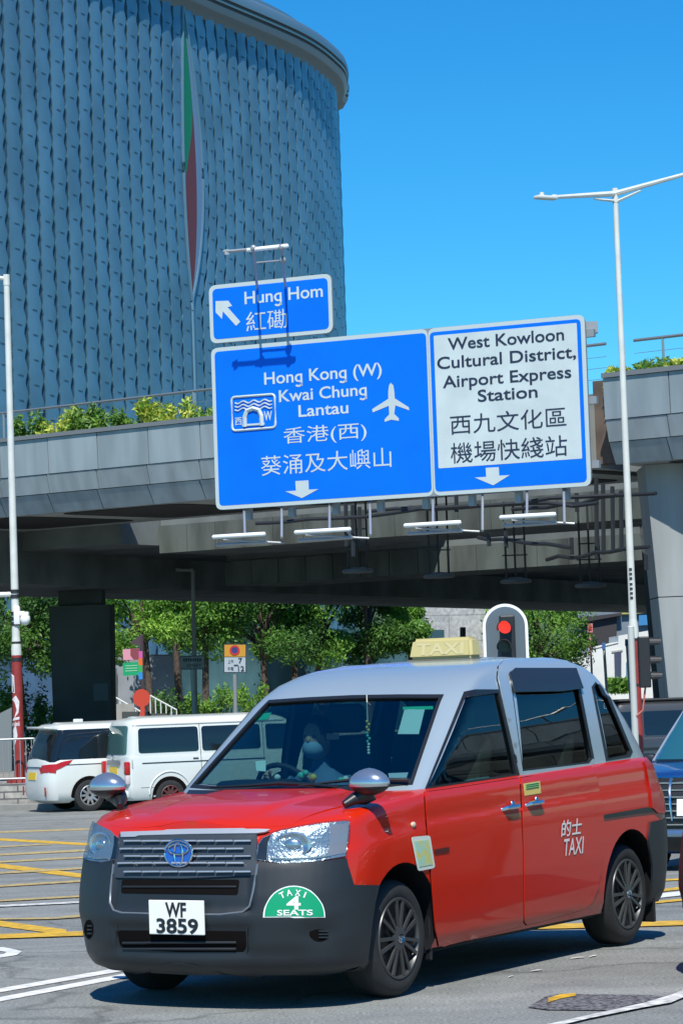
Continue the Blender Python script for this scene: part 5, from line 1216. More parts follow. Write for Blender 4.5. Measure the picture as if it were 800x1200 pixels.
# ================================================================== lamp posts
LPW = mat('lamp_post_white', (.58, .60, .56), .5, var=.06, scale=3); LPR = mat('lamp_post_red', (.26, .03, .028), .5, var=.15, scale=4); STRAP = mat('black_strap', (.02, .02, .022), .5)
def lp(px, py, Y): return at(px, py, Y)
# right, double arm
Y = 50; b = at(749.5, 930, Y); t = at(720, 222, Y); gb_ = gz(Y); base = Vector((b.x*.75+t.x*.25, Y, gb_)); hT = t.z-gb_
T = thing('street_lamp', 'tall pale double armed street lamp with red lower post, right of the road sign', 'street lamp', base, 0, 'tall street lamps with red bases')
def rad(w, Y_=50): return w/2*Y_/F_
zr = at(738, 748, Y).z-gb_
mb = MB(); mb.tube([(0, 0, zr+.35), (0, 0, zr+2), (0, 0, hT-.3), (0, 0, hT)], [rad(9), rad(8.4), rad(6.4), rad(6.2)], 14); mb.tube([(0, 0, zr), (0, 0, zr+.15), (0, 0, zr+.36)], [rad(12.2), rad(12.2), rad(9)], 14); mb.tube([(0, 0, hT-.25), (0, 0, hT+.02)], rad(7.2), 12); mb.build('pole', LPW, T, True)
mb = MB(); mb.tube([(0, 0, 0), (0, 0, .05), (0, 0, zr)], [rad(15), rad(13), rad(12.2)], 14); mb.build('lower_pole', LPR, T, True)
mb = MB()
for k in range(7): mb.box((-.015, -rad(9)-.002, zr+.75+.085*k+(.02 if k > 3 else 0)), (.055, .006, .05-.006*(k % 2)))
mb.build('post_number', STRAP, T)
hl = T.location
def rel(v): return Vector(v)-hl
arml = rel(at(650, 231, Y-1.0)); armr = rel(at(806, 203, Y-.6))
mb = MB(); mb.tube([(0, 0, hT-.08), arml], [.055, .035], 8); mb.tube([(0, 0, hT-.08), armr], [.055, .035], 8); mb.tube([(0, 0, hT-.22), Vector((0, 0, hT-.20)).lerp(arml, .35)], [.03, .02], 6); mb.tube([(0, 0, hT-.24), Vector((0, 0, hT-.2)).lerp(armr, .35)], [.03, .02], 6); mb.build('arm', LPW, T, True)
for e, s in ((arml, -1), (armr, 1)):
    d = (e-Vector((0, 0, hT-.08))).normalized(); mb = MB(); rz_ = math.atan2(d.y, d.x); m3 = Matrix.Rotation(rz_, 3, 'Z') @ Matrix.Rotation(-math.asin(d.z)*.3, 3, 'Y')
    mb.box(e+d*.24, (.5, .17, .07), m3, 0, .03); mb.box(e+d*.02, (.12, .09, .09), m3, 0, .02); mb.cyl(e+d*.34+Vector((0, 0, .03)), e+d*.34+Vector((0, 0, .10)), .045, n=10); mb.build('lamp_head', LPW, T, True)
# left
Y = 61; b = at(20, 915, Y); t = at(5, 318, Y); base = Vector(((b.x+t.x)/2, Y+.5, FZ)); Y += .5
T = thing('street_lamp', 'tall pale street lamp with camera and red graphic wrapped base at the left edge', 'street lamp', base, 0, 'tall street lamps with red bases'); hT = t.z-FZ; hl = T.location; zr = at(17, 768, Y).z-FZ
def rad(w): return w/2*61.5/F_
mb = MB(); mb.tube([(0, 0, zr+.4), (0, 0, zr+3), (0, 0, hT)], [rad(9.5), rad(8.5), rad(7)], 14); mb.tube([(0, 0, zr), (0, 0, zr+.15), (0, 0, zr+.42)], [rad(12), rad(12), rad(9.5)], 14); mb.tube([(0, 0, hT-.25), (0, 0, hT)], rad(8), 12); mb.build('pole', LPW, T, True)
mb = MB(); mb.tube([(0, 0, .04), (0, 0, zr)], [rad(13), rad(12)], 16); mb.cyl((0, 0, 0), (0, 0, .12), .30, .28, 16); mb.build('lower_pole', LPR, T, True)
mb = MB(); mb.tube([(0, 0, hT-.1), (-2.2, -.5, hT+.25)], [.05, .035], 8); mb.box((-2.5, -.55, hT+.27), (.6, .2, .08), None, 0, .03); a = rel(at(0, 697, Y)); mb.tube([(0, 0, a.z), (-1.2, -.1, a.z)], .06, 8); mb.build('arm', LPW, T, True)
mb = MB()
for y in (693, 699, 719, 725, 731, 754, 773): z = rel(at(17, y, Y)).z; mb.cyl((0, 0, z-.04), (0, 0, z+.04), rad(11) if y < 760 else rad(13), n=14)
mb.build('strap', STRAP, T, True)
c = rel(at(27, 725, Y)); mb = MB(); mb.box((c.x-.12, -.05, c.z+.08), (.14, .2, .42), None, 0, .02); mb.tube([(c.x-.1, -.05, c.z+.12), (c.x+.05, -.1, c.z+.12)], .05); mb.box((c.x+.05, -.1, c.z+.1), (.22, .18, .1), None, 0, .03); mb.ball((c.x+.07, -.12, c.z-.02), (.12, .12, .14), 12, 8); mb.build('camera_dome', mat('camera_white', (.75, .77, .77), .35), T, True)
# white graphics on the red wrap
cyl = Skin([([Vector((rad(12.6)*math.cos(2*math.pi*i/24), rad(12.6)*math.sin(2*math.pi*i/24), z)) for z in (0, zr) for i in range(24)], [(i, (i+1) % 24, 24+(i+1) % 24, 24+i) for i in range(24)])], T.matrix_world.inverted() if False else Matrix.Translation(-hl))
mb = MB()
for poly in ([(13, 790), (17, 792), (18, 812), (13, 812)], [(14, 820), (19, 815), (23, 822), (22, 835), (17, 842), (20, 832), (18, 824)], [(14, 853), (19, 850), (21, 862), (16, 880), (15, 868)], [(14, 842), (23, 840), (23, 843), (14, 845)]):
    q = patch(poly, cyl.px, 3, .006, .004); mb.add(q.v, q.f)
text_px(cyl, mb, 'mini', (14, 851), (23.2, 850.4), 5.5, .03, lift=.01)
mb.build('white_graphics', mat('graphic_white', (.66, .62, .62), .5), T)
# small lamp post behind, under the flyover edge
Y = 80; t = at(226, 668, Y); b = at(229, 836, Y); T = thing('street_lamp', 'short grey street lamp with one arm in front of the trees', 'street lamp', (b.x, Y, FZ)); hl = T.location
mb = MB(); mb.tube([(0, 0, 0), (0, 0, 1.1)], .11, 10); mb.build('lower_pole', mat('brown_base', (.05, .025, .02), .6), T, True); mb = MB(); mb.tube([(0, 0, 1.1), rel(t)], [.075, .06], 10); mb.tube([rel(t), rel(at(213, 668, Y)), rel(at(206, 667.5, Y))], [.06, .045, .06], 8); mb.build('pole', mat('lamp_grey', (.26, .28, .27), .5), T, True)
# ================================================================== traffic signals
SIGB = mat('signal_black', (.014, .015, .017), .5)
Y = 37; g_ = gz(Y); c = at(594, 742, Y); T = thing('traffic_signal', 'red traffic light on an arched white edged backing board above the taxi roof', 'traffic light', (c.x, Y, g_)); hl = T.location
wl = at(566.5, 770, Y).x; wr_ = at(619.5, 770, Y).x; zt_ = at(592, 707.5, Y).z; hw = (wr_-wl)/2; cx = (wl+wr_)/2-hl.x; zc = zt_-hw-g_; zb2 = at(593, 800, Y).z-g_
def arch(h, d, zlow): return [Vector((cx-h, d, zlow)), Vector((cx+h, d, zlow))]+[Vector((cx+h*math.cos(math.pi*i/24), d, zc+h*math.sin(math.pi*i/24))) for i in range(1, 24)] if False else [Vector((cx-h, d, zlow)), Vector((cx+h, d, zlow))]+[Vector((cx+h*math.cos(math.pi*i/24), d, zc+h*math.sin(math.pi*i/24))) for i in range(25)]
mb = MB(); mb.prism(arch(hw, 0, zb2), Vector((0, .02, 0))); bo = mb.build('backing_board', mat('board_edge_white', (.80, .82, .82), .5), T)
mb = MB(); mb.prism(arch(hw-.04, -.003, zb2+.04), Vector((0, -.004, 0))); mb.build('board_face', mat('board_grey', (.09, .125, .15), .6), bo)
mb = MB(); x = at(594, 742, Y).x-hl.x; mb.box((x-.005, -.10, zc-.36), (.21, .16, 1.02), None, 0, .02); mb.tube([(cx, .08, 0), (cx, .08, zc+.2)], .055, 10); mb.build('housing', SIGB, T)
for k, zz_ in enumerate((735, 757, 779)):
    c = rel(at(590.5, zz_, Y)); c.y = -.18; mb = MB(); mb.cyl((c.x, -.17, c.z), (c.x, -.185, c.z), .088, n=24)
    lens = mb.build('lens', mat('red_lens_lit', (.5, .01, .01), .4, emit=(1, .035, .02), es=1.1) if k == 0 else mat('dark_lens', (.03, .025, .02), .25), T)
    mb = MB(); P = []
    n = 18
    for i in range(n+1):
        a = R(-25+230*i/n); P.append((.098*math.cos(a), .098*math.sin(a)))
    vs = [(c.x+p[0], -.17, c.z+p[1]) for p in P]+[(c.x+p[0]-.03, -.37+.10*abs(math.cos(R(-25+230*i/n)))*0, c.z+p[1]-.015) for i, p in enumerate(P)]+[(c.x+p[0]*.94, -.17, c.z+p[1]*.94) for p in P]+[(c.x+p[0]*.94-.03, -.37, c.z+p[1]*.94-.015) for p in P]
    m = n+1; fs = [(i, i+1, m+i+1, m+i) for i in range(n)]+[(2*m+i, 3*m+i, 3*m+i+1, 2*m+i+1) for i in range(n)]+[(m+i, m+i+1, 3*m+i+1, 3*m+i) for i in range(n)]
    mb.add(vs, fs); mb.build('visor', SIGB, lens)
# signal seen from the side on its own pale post
Y = 48.5; a, b = at(737.2, 735, Y), at(746.2, 890, Y); T = thing('traffic_signal', 'black three lamp traffic light seen side-on, on a pale post beside the red lamp base', 'traffic light', ((a.x+b.x)/2, Y, gz(Y))); hl = T.location
mb = MB(); mb.tube([(0, 0, 0), (0, 0, a.z-gz(Y))], .062, 12); mb.ball((0, 0, a.z-gz(Y)), (.065, .065, .03), 10, 6); mb.build('post', mat('signal_post_grey', (.46, .48, .46), .5), T, True)
p, q = rel(at(753, 746, Y)), rel(at(753, 806, Y)); mb = MB(); xm = p.x; mb.box((xm, 0, (p.z+q.z)/2), (.20, .26, p.z-q.z), None, 0, .02); mb.box((xm-.1, 0, p.z-.05), (.2, .05, .05)); mb.box((xm-.1, 0, q.z+.05), (.2, .05, .05)); mb.build('housing', SIGB, T)
for y in (752, 773.5, 792):
    c = rel(at(758, y, Y)); mb = MB(); n = 10; r = .105
    vs = []; 
    for xx, k in ((xm+.09, 1), (xm+.31, .9)):
        for i in range(n+1):
            t = R(-20+220*i/n); vs.append((xx-(0 if k == 1 else .10*max(0, -math.sin(t)+.2)), r*k*math.cos(t), c.z+r*k*math.sin(t)-.03))
    mb.add(vs, [(i, i+1, n+2+i, n+1+i) for i in range(n)]); mb.build('visor', SIGB, T)
mb = MB(); zz_ = q.z; mb.tube([(xm, 0, zz_), (xm-.02, -.02, zz_-.12), (xm-.06, -.02, zz_-.4), (.03, -.06, zz_-.5)], .018, 6); mb.build('cable', mat('red_cable', (.35, .10, .08), .6), T, True)
# ================================================================== signs and street furniture on the far footway
def face(mb, Y, pts, th=.02): mb.prism([at(x, y, Y) for x, y in pts], Vector((0, th, 0))); return mb
def post(name, x0, y0, x1, Y, r, m, T):
    p = at(x0, y0, Y); mb = MB(); b_ = Vector((at(x1, 830, Y).x, Y+.05, FZ)); mb.tube([b_, Vector((p.x, Y+.05, p.z))], r, 8); return mb.build(name, m, T, True)
PG = mat('sign_post_grey', (.20, .22, .22), .5)
T = thing('parking_sign', 'orange and white no stopping sign with red ringed disc and numbers 7 and 12', 'traffic sign'); Y = 64
post('post', 275, 790, 275, Y, .05, PG, T)
mb = MB(); face(mb, Y, [(262, 754.5), (288.5, 754.5), (288.7, 788.5), (262, 788.5)]); mb.build('plate', SIGB, T)
mb = MB(); face(mb, Y-.01, [(263, 755.5), (287.7, 755.5), (287.7, 769.5), (263, 769.5)], .004); mb.build('orange_field', mat('orange_field', (.48, .23, .02), .5), T)
mb = MB(); face(mb, Y-.01, [(263, 770.3), (287.7, 770.3), (287.7, 787.6), (263, 787.6)], .004); mb.build('white_field', mat('sign_field_white', (.34, .39, .42), .5), T)
def disc(name, cx, cy, r0, r1, Yd, m):
    mb = MB(); n = 24; a = [at(cx+r1*math.cos(2*math.pi*i/n), cy+r1*math.sin(2*math.pi*i/n), Yd) for i in range(n)]
    if r0 == 0: mb.add(a, [tuple(range(n))])
    else: mb.add(a+[at(cx+r0*math.cos(2*math.pi*i/n), cy+r0*math.sin(2*math.pi*i/n), Yd) for i in range(n)], [(i, (i+1) % n, n+(i+1) % n, n+i) for i in range(n)])
    return mb.build(name, m, T)
disc('disc', 275, 762, 0, 5.6, Y-.02, mat('disc_navy', (.03, .03, .14), .5)); disc('ring', 275, 762, 3.9, 5.9, Y-.024, mat('ring_red', (.45, .02, .015), .5))
def ptext(mb, s, A, B, cap, Yd, off=.02, cjk=False):
    a, b = at(*A, Yd), at(*B, Yd); text_on(mb, s, a, Vector((1, 0, 0)), Vector((0, 0, 1)), (b.x-a.x), at(A[0], A[1]-cap, Yd).z-a.z, off, cjk)
mb = MB(); ptext(mb, '7', (279.5, 777), (284, 777), 6, Y-.022); ptext(mb, '12', (279, 786.5), (286.3, 786.5), 6, Y-.022); ptext(mb, '上午', (267, 777.5), (274, 777.2), 4.5, Y-.022, .01, True); ptext(mb, '午夜', (267, 786), (274, 785.8), 4.5, Y-.022, .01, True); mb.tube([at(274, 779.5, Y-.022), at(279, 779.3, Y-.022)], .012, 4); mb.build('sign_print', SBLK, T, recalc=False)
T = thing('street_name_sign', 'small grey street name plate on a pale post before the tree trunks', 'street sign'); Y = 78
post('post', 225, 770, 227, Y, .06, mat('pale_post', (.34, .40, .38), .5), T)
mb = MB(); face(mb, Y, [(212, 768.5), (239, 768), (239.3, 784.3), (212, 784.8)], .04); mb.build('plate', mat('name_plate', (.22, .25, .24), .6), T)
mb = MB(); face(mb, Y-.01, [(212.5, 783.8), (239, 783.4), (239, 784.4), (212.5, 784.8)], .004); face(mb, Y-.01, [(212, 768.5), (239, 768), (239, 769), (212, 769.5)], .004); [face(mb, Y-.012, [(215+k*2.7, 771.6), (216.9+k*2.7, 771.5), (216.9+k*2.7, 775.2-(k%3)*.6), (215+k*2.7, 775.3)], .003) for k in range(8)]; ptext(mb, 'STREET', (219, 782), (236, 781.6), 3.6, Y-.012, .01); mb.build('plate_lettering', SBLK, T, recalc=False)
# rainbow signpost with pink and green flags and a round red base
T = thing('rainbow_signpost', 'rainbow striped signpost with pink and green flags and red disc at its foot', 'signpost'); Y = 101
mb = MB(); p = at(166, 745, Y); b_ = at(168, 832, Y); mb.tube([Vector((b_.x, Y+.05, FZ)), Vector((p.x, Y+.05, p.z))], .07, 8); face(mb, Y, [(152, 754), (162, 746), (166, 743), (168, 744), (165, 757)], .04); mb.build('post', mat('post_dark', (.06, .04, .05), .6), T, True)
for nm, pts, c in (('pink_flag', [(144, 761), (163, 759.5), (164, 773), (144.5, 773.5)], (.62, .28, .36)), ('green_flag', [(144, 777), (163.5, 775.5), (164, 791), (144.5, 792)], (.0, .32, .13))): mb = MB(); face(mb, Y, pts, .03); mb.build(nm, mat(nm, c, .6), T)
mb = MB(); face(mb, Y-.01, [(153, 760.4), (163, 759.6), (163.5, 773), (157, 773), (153, 768)], .005); mb.build('flag_pattern', mat('flag_brown', (.22, .05, .06), .6), T)
mb = MB()
for k in range(3): face(mb, Y-.01, [(147, 780+k*3), (161, 779.3+k*3), (161, 780.2+k*3), (147, 780.9+k*3)], .004)
mb.build('flag_lines', mat('flag_pale', (.3, .6, .4), .6), T)
for k, c in enumerate(((.55, .10, .35), (.70, .14, .02), (.05, .35, .10), (.02, .25, .65))):
    y0 = 763+k*8.3; mb = MB(); face(mb, Y-.02, [(162.6, y0), (167, y0), (167.2, y0+8.2), (162.8, y0+8.2)], .06); mb.build('stripe', mat(f'rainbow_{"pogb"[k]}', c, .5), T)
mb = MB(); n = 28; c_ = [at(166+10*math.cos(2*math.pi*i/n), 818+10.5*math.sin(2*math.pi*i/n), Y-.06) for i in range(n)]; mb.prism(c_, Vector((0, .06, 0))); face(mb, Y-.07, [(164.5, 822), (169.8, 822), (169.8, 843), (158, 843), (164.5, 838)], .08); mb.build('red_disc', mat('signal_red', (.50, .055, .03), .5), T)
# left railings and the grey ramp panel
T = thing('metal_railing', 'grey metal pedestrian railing with vertical bars on the stone wall, left edge', 'railing'); Yr = 61.0
mb = MB(); z1_ = at(20, 866, Yr).z; z0_ = FZ+.06; xa = -12.0; xb = at(41, 880, Yr).x
for z in (z0_+.05, z1_): mb.tube([(xa, Yr, z), (xb, Yr, z)], .022, 8)
x = xa
while x < xb: mb.tube([(x, Yr, z0_+.05), (x, Yr, z1_)], .010, 6); x += .13
mb.build('bars', GALV, T, True)
for x in (xb, xb-1.9, xb-3.8): mb = MB(); mb.tube([(x, Yr, FZ), (x, Yr, z1_+.02)], .028, 8); mb.build('rail_post', GALV, T, True)
mb = MB(); face(mb, 63, [(-30, 855), (0, 836), (14, 829), (14, 905), (-30, 905)], .12); tag(mb.build('ramp_wall', mat('ramp_metal', (.20, .22, .22), .5, metal=.3)), 'sloping grey metal panel behind the left railing', 'wall')
# ================================================================== plants and what lies beyond
def leafmat(name, c1, c2, scale=.9):
    m = bpy.data.materials.new(name); m.use_nodes = True; t = m.node_tree; b = t.nodes['Principled BSDF']; L = t.links.new
    tc = t.nodes.new('ShaderNodeTexCoord'); n = t.nodes.new('ShaderNodeTexNoise'); n.inputs['Scale'].default_value = scale; n.inputs['Detail'].default_value = 6; L(tc.outputs['Object'], n.inputs['Vector'])
    r = t.nodes.new('ShaderNodeValToRGB'); r.color_ramp.elements[0].position = .36; r.color_ramp.elements[1].position = .66; r.color_ramp.elements[0].color = (*c1, 1); r.color_ramp.elements[1].color = (*c2, 1)
    L(n.outputs['Fac'], r.inputs[0]); L(r.outputs[0], b.inputs['Base Color']); b.inputs['Roughness'].default_value = .5
    tl = t.nodes.new('ShaderNodeBsdfTranslucent'); L(r.outputs[0], tl.inputs[0]); mx = t.nodes.new('ShaderNodeMixShader'); mx.inputs[0].default_value = .4
    L(b.outputs[0], mx.inputs[1]); L(tl.outputs[0], mx.inputs[2]); L(mx.outputs[0], t.nodes['Material Output'].inputs[0]); return m
def leaf(mb, p, s, rng, up=.55):
    n = Vector((rng.gauss(0, 1), rng.gauss(0, 1)-.3, rng.gauss(0, 1)+up)).normalized(); a = n.orthogonal().normalized(); a = Matrix.Rotation(rng.random()*6.28, 3, n) @ a; b = n.cross(a)
    l, w_ = s*rng.uniform(.7, 1.3), s*rng.uniform(.3, .5)
    mb.add([p-a*l*.5, p+b*w_*.5+n*l*.06, p+a*l*.5, p-b*w_*.5+n*l*.06], [(0, 1, 2, 3)])
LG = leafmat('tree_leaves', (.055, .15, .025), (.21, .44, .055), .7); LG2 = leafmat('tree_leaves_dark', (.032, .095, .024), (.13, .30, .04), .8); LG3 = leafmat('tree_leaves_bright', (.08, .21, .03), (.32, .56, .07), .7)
BARK = mat('bark', (.075, .055, .042), .9, var=.3, scale=8, bump=.5, bscale=20)
def tree(label, px, Y, ptop, pbot, wpx, seed, lm, trunk=True, n=12000, ls=.20):
    rng = random.Random(seed); c = at(px, (ptop+pbot)/2, Y); top = at(px, ptop, Y).z; bot = at(px, pbot, Y).z; hw = wpx/2*1.2*Y/F_
    T = thing('tree', label, 'tree', (c.x, Y, FZ), 0, 'street trees beyond the flyover'); hz = (top-bot)/2; cz = (top+bot)/2-FZ
    mb = MB(); lean = rng.uniform(-.3, .3)
    tops = [(0, 0, 0), (.05, 0, 1.2), (lean*.5, 0, cz-hz*.55), (lean, 0, cz+hz*.3)]
    mb.tube(tops, [.20, .16, .13, .05], 10)
    lobes = []
    for k in range(15):
        a = rng.random()*6.283; rr = rng.uniform(.25, .82); q = Vector((math.cos(a)*hw*rr, math.sin(a)*hw*rr*.8, cz+rng.uniform(-.75, .75)*hz)); r = rng.uniform(.32, .52)*min(hw, hz*1.3); lobes.append((q, r))
        s = Vector(tops[2])+Vector((0, 0, rng.uniform(-.5, .6))); m_ = s.lerp(q, .55)+Vector((0, 0, .15)); mb.tube([s, m_, q], [.075, .05, .02], 6)
    mb.build('trunk', BARK, T, True)
    mb = MB()
    for i in range(n):
        q, r = lobes[rng.randrange(len(lobes))]
        d = Vector((rng.gauss(0, 1), rng.gauss(0, 1), rng.gauss(0, 1))).normalized()*r*rng.random()**.4; d.z *= .75
        if rng.random() < .06: d *= 1.35
        leaf(mb, q+d, ls, rng)
    mb.build('crown', lm, T, recalc=False); return T
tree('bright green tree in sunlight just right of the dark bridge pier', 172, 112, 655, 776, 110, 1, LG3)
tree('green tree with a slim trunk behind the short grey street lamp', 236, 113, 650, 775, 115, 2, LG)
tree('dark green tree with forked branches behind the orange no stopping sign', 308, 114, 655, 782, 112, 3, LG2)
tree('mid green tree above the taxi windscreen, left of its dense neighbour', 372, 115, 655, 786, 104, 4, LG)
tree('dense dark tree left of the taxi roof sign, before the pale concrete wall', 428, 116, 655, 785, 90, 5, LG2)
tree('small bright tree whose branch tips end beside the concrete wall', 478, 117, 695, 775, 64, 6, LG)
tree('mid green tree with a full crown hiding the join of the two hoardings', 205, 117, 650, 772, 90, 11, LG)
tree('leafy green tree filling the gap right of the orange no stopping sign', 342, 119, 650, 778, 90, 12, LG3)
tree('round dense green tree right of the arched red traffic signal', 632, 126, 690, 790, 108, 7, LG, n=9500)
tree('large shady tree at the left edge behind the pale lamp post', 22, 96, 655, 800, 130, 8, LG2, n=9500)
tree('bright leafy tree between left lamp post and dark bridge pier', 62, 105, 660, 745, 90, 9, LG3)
def shrub(name, label, c, hw, hz, hd, n, ls, seed, lm, group=None, cat='shrub', flat=.8):
    rng = random.Random(seed); T = thing(name, label, cat, c, 0, group); mb = MB(); lb = [(Vector((rng.uniform(-.7, .7)*hw, rng.uniform(-.5, .5)*hd, hz*rng.uniform(.35, .9))), rng.uniform(.3, .5)) for k in range(9)]
    st = MB()
    for q, r in lb: st.tube([(q.x*.4, q.y*.4, 0), q], [.02, .008], 5)
    for i in range(n):
        q, r = lb[rng.randrange(len(lb))]; d = Vector((rng.gauss(0, 1), rng.gauss(0, 1), rng.gauss(0, 1))).normalized()*rng.random()**.4; leaf(mb, q+Vector((d.x*hw*r, d.y*hd*r*1.2, d.z*hz*r*flat)), ls, rng)
    st.build('stems', BARK, T); mb.build('foliage', lm, T, recalc=False); return T
VAR = leafmat('variegated_leaves', (.16, .32, .03), (.72, .72, .14), 5.0); VAR2 = leafmat('green_planter_leaves', (.05, .16, .025), (.26, .42, .06), 4.0)
for i, (x, yt, yb, w_, m, lab) in enumerate(((8, 494, 520, 40, VAR2, 'green planter shrub on the footbridge at the left edge of the photo'), (50, 486, 516, 52, VAR, 'yellow green planter shrub on the footbridge, first clump right of the left lamp post'), (76, 482, 512, 36, VAR2, 'taller green planter shrub on the footbridge between two yellow ones'), (112, 486, 509, 50, VAR2, 'low green planter shrub on the footbridge above the first fascia joint'), (163, 478, 504, 50, VAR, 'bushy yellow planter shrub on the footbridge, brightest of the left clumps'), (188, 476, 500, 46, VAR, 'yellow planter shrub on the footbridge, second of the bright pair'), (216, 486, 498, 26, VAR2, 'small sparse planter shrub on the footbridge between bright clumps'), (243, 474, 496, 34, VAR2, 'green planter shrub on the footbridge touching the road sign\'s left edge'),
        (702, 436, 452, 30, VAR, 'yellow planter shrub on the footbridge directly right of the road sign'), (748, 424, 446, 52, VAR2, 'green planter shrub on the footbridge right of the tall lamp post'), (778, 424, 442, 44, VAR, 'yellow green planter shrub on the footbridge under the right rail post'), (806, 420, 438, 34, VAR2, 'dark green planter shrub on the footbridge at the right edge'))):
    s = s_px(x, 8.0); c = bp(s, .8, 7.6); Yc = c.y; top = at(x, yt-3, Yc).z-7.6; hw = w_/2*Yc/F_
    shrub('planter_shrub', lab, c, hw*1.25, max(.5, top), .40, 950, .17, 40+i, m, 'planter shrubs along the footbridge')
# planter with low hedges on the far footway
mb = MB(); Yp = 106; a, b = at(170, 830, Yp), at(330, 830, Yp); mb.box(((a.x+b.x)/2, Yp+.8, FZ+.35), (b.x-a.x, 1.6, .7), None, 0, .02); tag(mb.build('planter', mat('planter_grey', (.10, .11, .11), .8, var=.2)), 'long dark grey planter wall below the hedges, behind the white van roof', 'planter')
for i, (x, w_, yt, m, lab) in enumerate(((200, 46, 812, LG2, 'dark green bush behind the white stair rails'), (262, 46, 803, LG3, 'bright green bush left of the no stopping sign post'), (296, 40, 806, LG3, 'light green bush right of the no stopping sign post'), (232, 30, 816, LG3, 'small bright bush at the foot of the short street lamp'))):
    c = at(x, 830, Yp+.6); top = at(x, yt, Yp).z-(FZ+.6); shrub('bush', lab, (c.x, Yp+.6, FZ+.6), w_/2*Yp/F_*1.1, top, .7, 800, .17, 60+i, m, 'bushes in the far planter')
for i, (x, Yq, w_, yt, lab) in enumerate(((40, 78, 34, 806, 'leafy bush at the foot of the left lamp post'), (52, 82, 26, 822, 'low bright bush left of the dark pier'), (8, 76, 30, 800, 'dark bush behind the left railing'))):
    c = at(x, 860, Yq); shrub('bush', lab, (c.x, Yq, FZ), w_/2*Yq/F_*1.1, at(x, yt, Yq).z-FZ, .6, 700, .16, 70+i, LG3 if i else LG2, 'bushes by the left railing')
# stair walls with white rails
T = thing('stair', 'pale stone steps with two white handrails beside the rainbow signpost', 'stairs'); Ys = 104
mb = MB(); 
for k in range(4): a, b = at(132, 850, Ys), at(205, 850, Ys); mb.box(((a.x+b.x)/2, Ys+.4+.35*k, FZ+.14*(k+.5)), (b.x-a.x, .36, .14*(k+1)))
mb.box((at(145, 830, Ys).x, Ys-.2, at(145, 828, Ys).z-.25), (.9, .3, .7)); mb.build('steps', mat('pale_stone', (.30, .30, .28), .8, var=.1), T)
for (xa, ya, xb, yb, n) in ((135, 817, 165, 834, 6), (176, 815, 207, 832, 6)):
    mb = MB(); W_ = mat('rail_white', (.62, .66, .64), .4); p, q = at(xa, ya, Ys-.3), at(xb, yb, Ys-.3); mb.tube([p, q], .035, 6)
    for k in range(n): e = p.lerp(q, k/(n-1)); mb.tube([e, Vector((e.x, e.y, max(FZ, e.z-.75)))], .025, 6)
    mb.build('handrail', W_, T, True)
for x0, x1, yy, lab in ((143, 162, 834, 'low dark planter box left of the red disc post'), (176, 196, 836, 'low dark planter box right of the red disc post')):
    mb = MB(); face(mb, 103, [(x0, yy), (x1, yy), (x1, yy+12), (x0, yy+12)], .3); tag(mb.build('planter', mat('planter_dark', (.05, .06, .06), .8)), lab, 'planter')
# site hoardings beyond the trees
def hoard(name, label, cat, x0, y0, x1, y1, ybase, Y0_, Y1_, m, th=.3):
    a, b = at(x0, y0, Y0_), at(x1, y1, Y1_); zb_ = -1.0; mb = MB(); mb.prism([Vector((a.x, a.y, zb_)), Vector((b.x, b.y, zb_)), b, a], Vector((0, th, 0))); return tag(mb.build(name, m), label, cat)
GH = mat('teal_hoarding', (.022, .065, .085), .35, col2=(.07, .16, .19), scale=.7, var=.3, detail=8, stretch=(1.2, 1, .5), fac=(.3, .7))
hoard('hoarding', 'translucent teal blue site hoarding behind the tree trunks', 'hoarding', 196, 735, 520, 738, 835, 122, 122.5, GH)
hoard('hoarding', 'pale grey site hoarding with a door beside the stair rails', 'hoarding', 118, 768, 212, 768, 835, 119, 119.5, mat('pale_hoarding', (.24, .27, .30), .6, var=.12, scale=1))
hoard('hoarding', 'blue site hoarding left of the dark pier', 'hoarding', -30, 740, 118, 745, 835, 110, 112, mat('blue_hoarding', (.04, .085, .15), .5, var=.3, scale=.8))
mb = MB(); face(mb, 118.8, [(131, 783), (137, 783), (137, 835), (131, 835)], .1); face(mb, 118.8, [(170, 787), (176, 787), (176, 793), (170, 793)], .1); face(mb, 118.8, [(118, 767), (200, 767), (200, 768.5), (118, 768.5)], .1); tag(mb.build('door_frame', mat('frame_dark', (.10, .11, .12), .6)), 'thin dark door frame and box on the pale hoarding', 'door')
# concrete wall, cyan-grey with form marks
CW = brickmat('formwork_concrete', (.40, .41, .40), (.46, .47, .45), (.28, .29, .29), 2.4, 1.2, .03)
hoard('concrete_wall', 'tall pale concrete wall with form marks left of the arched red signal', 'wall', 496, 690, 590, 690, 840, 124, 126, CW)
mb = MB(); mb.tube([at(542, 755, 110), at(542, 735, 110)], .12, 8); mb.tube([at(542, 755, 110), Vector((at(542, 755, 110).x, 110, -1))], .10, 8); tag(mb.build('bollard_post', SIGB), 'slim black post standing behind the taxi roof sign', 'post')
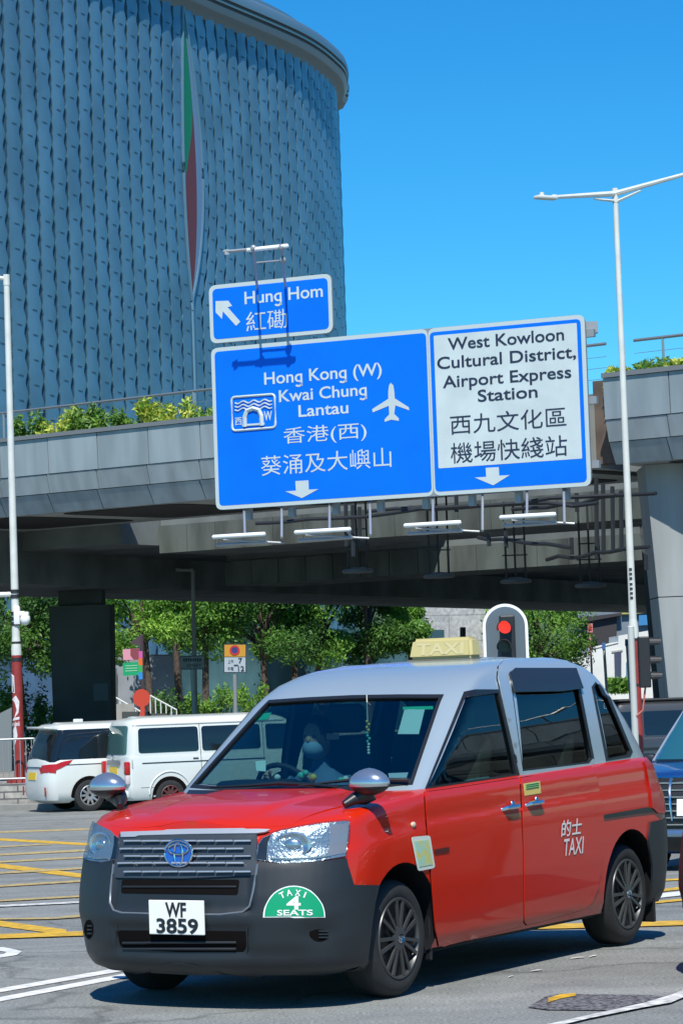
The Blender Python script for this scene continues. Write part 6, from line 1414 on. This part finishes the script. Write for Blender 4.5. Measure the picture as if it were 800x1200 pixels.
# right background: white stepped building, grey block, red sign, grass
T = thing('white_building', 'low white stepped building with dark doorway beyond the lamp post', 'building'); Y = 138
mb = MB(); face(mb, Y, [(640, 790), (668, 772), (690, 766), (690, 760), (724, 752), (724, 745), (800, 732), (800, 860), (640, 860)], 5); mb.build('wall', mat('white_wall', (.66, .69, .68), .7, var=.08, scale=.4), T)
mb = MB(); face(mb, Y-.05, [(719, 765), (727.5, 764), (727.5, 801), (720, 802)], .06); mb.build('door', mat('door_blue', (.05, .07, .12), .5), T)
mb = MB(); face(mb, Y-.05, [(716, 763), (729, 761), (729, 763), (716, 765)], .3); face(mb, Y-.04, [(668, 773), (690, 767), (690, 768), (668, 774)], .2); face(mb, Y-.04, [(690, 760.8), (724, 753), (724, 753.6), (690, 761.6)], .2); mb.build('ledge', mat('ledge_grey', (.35, .36, .35), .7), T)
mb = MB(); face(mb, Y-.05, [(733, 776), (739, 776), (739, 800), (733, 800)], .05); mb.build('window', mat('window_blue', (.10, .20, .32), .3), T)
T = thing('grey_building', 'grey flat roofed block with dark open front behind the white building', 'building'); Y = 150
mb = MB(); face(mb, Y, [(676, 690), (790, 680), (800, 860), (676, 860)], 6); mb.build('wall', mat('block_grey', (.16, .20, .24), .7, var=.15, scale=.4), T)
mb = MB(); face(mb, Y-.6, [(676, 724), (728, 718), (728, 721), (684, 729)], .6); face(mb, Y-.3, [(684, 726), (722, 721), (722, 754), (684, 760)], .3); mb.build('open_front', mat('dark_opening', (.035, .032, .035), .8), T)
mb = MB(); face(mb, Y-.3, [(728, 708), (764, 705), (764, 718), (728, 720)], .3); mb.build('yellow_fascia', mat('ochre_fascia', (.36, .34, .10), .7), T)
mb = MB(); face(mb, Y-.35, [(748, 721), (764, 720), (764, 732), (748, 733)], .3); mb.build('blue_panel', mat('panel_blue', (.04, .20, .42), .5), T)
T = thing('red_notice', 'small pink and red square notice at the right of the round tree', 'sign'); mb = MB(); face(mb, 132, [(688, 731), (694, 730.5), (694, 741), (688, 741.5)], .05); mb.tube([at(691, 741, 132.05), Vector((at(691, 741, 112).x, 112.05, -1))], .05, 6); mb.build('plate', mat('notice_pink', (.50, .20, .20), .6), T); mb = MB(); face(mb, 131.95, [(689.3, 732.5), (692.7, 732.3), (692.7, 737.5), (689.3, 738)], .03); mb.build('red_mark', mat('mark_red', (.55, .03, .03), .6), T)
for x, y0, lab in ((707, 757, 'pale post with a dark blue plate, farther left of the pair by the white building'), (734, 753, 'pale post with a blue plate beside the lamp post')):
    T = thing('sign_post', lab, 'sign'); p = at(x, y0, 128); mb = MB(); mb.tube([p, Vector((p.x+.1, 128, -1))], .07, 8); mb.build('post', mat('pale_post', (.34, .40, .38), .5), T, True); mb = MB(); face(mb, 127.9, [(x-2.2, y0-4), (x+2, y0-4), (x+2, y0+4), (x-2.2, y0+4)], .04); mb.build('plate', mat('plate_blue', (.05, .14, .36), .5), T)
mb = MB(); rng = random.Random(5)
for i in range(900): p = at(rng.uniform(712, 738), rng.uniform(795, 812), 134+rng.random()*2); leaf(mb, p, .3, rng, 1.0)
g = mb.build('grass_bank', LG3, recalc=False); g['kind'] = 'stuff'; g['label'] = 'bright grass patch below the white building'; g['category'] = 'grass'
# low green hills that close the horizon
rng = random.Random(11); mb = MB(); row = []
for i in range(60):
    x = -700+i*24; h = 46+9*math.sin(i*.37)+6*math.sin(i*.93+1)+rng.uniform(-1, 1); row += [(x, 640, -3), (x, 680, h*.7), (x, 740, h)]
mb.add(row, [(3*i+k, 3*i+3+k, 3*i+4+k, 3*i+1+k) for i in range(59) for k in range(2)]); struct(mb.build('hills', mat('hill_green', (.05, .09, .04), .9, var=.3, scale=.05), smooth=True))
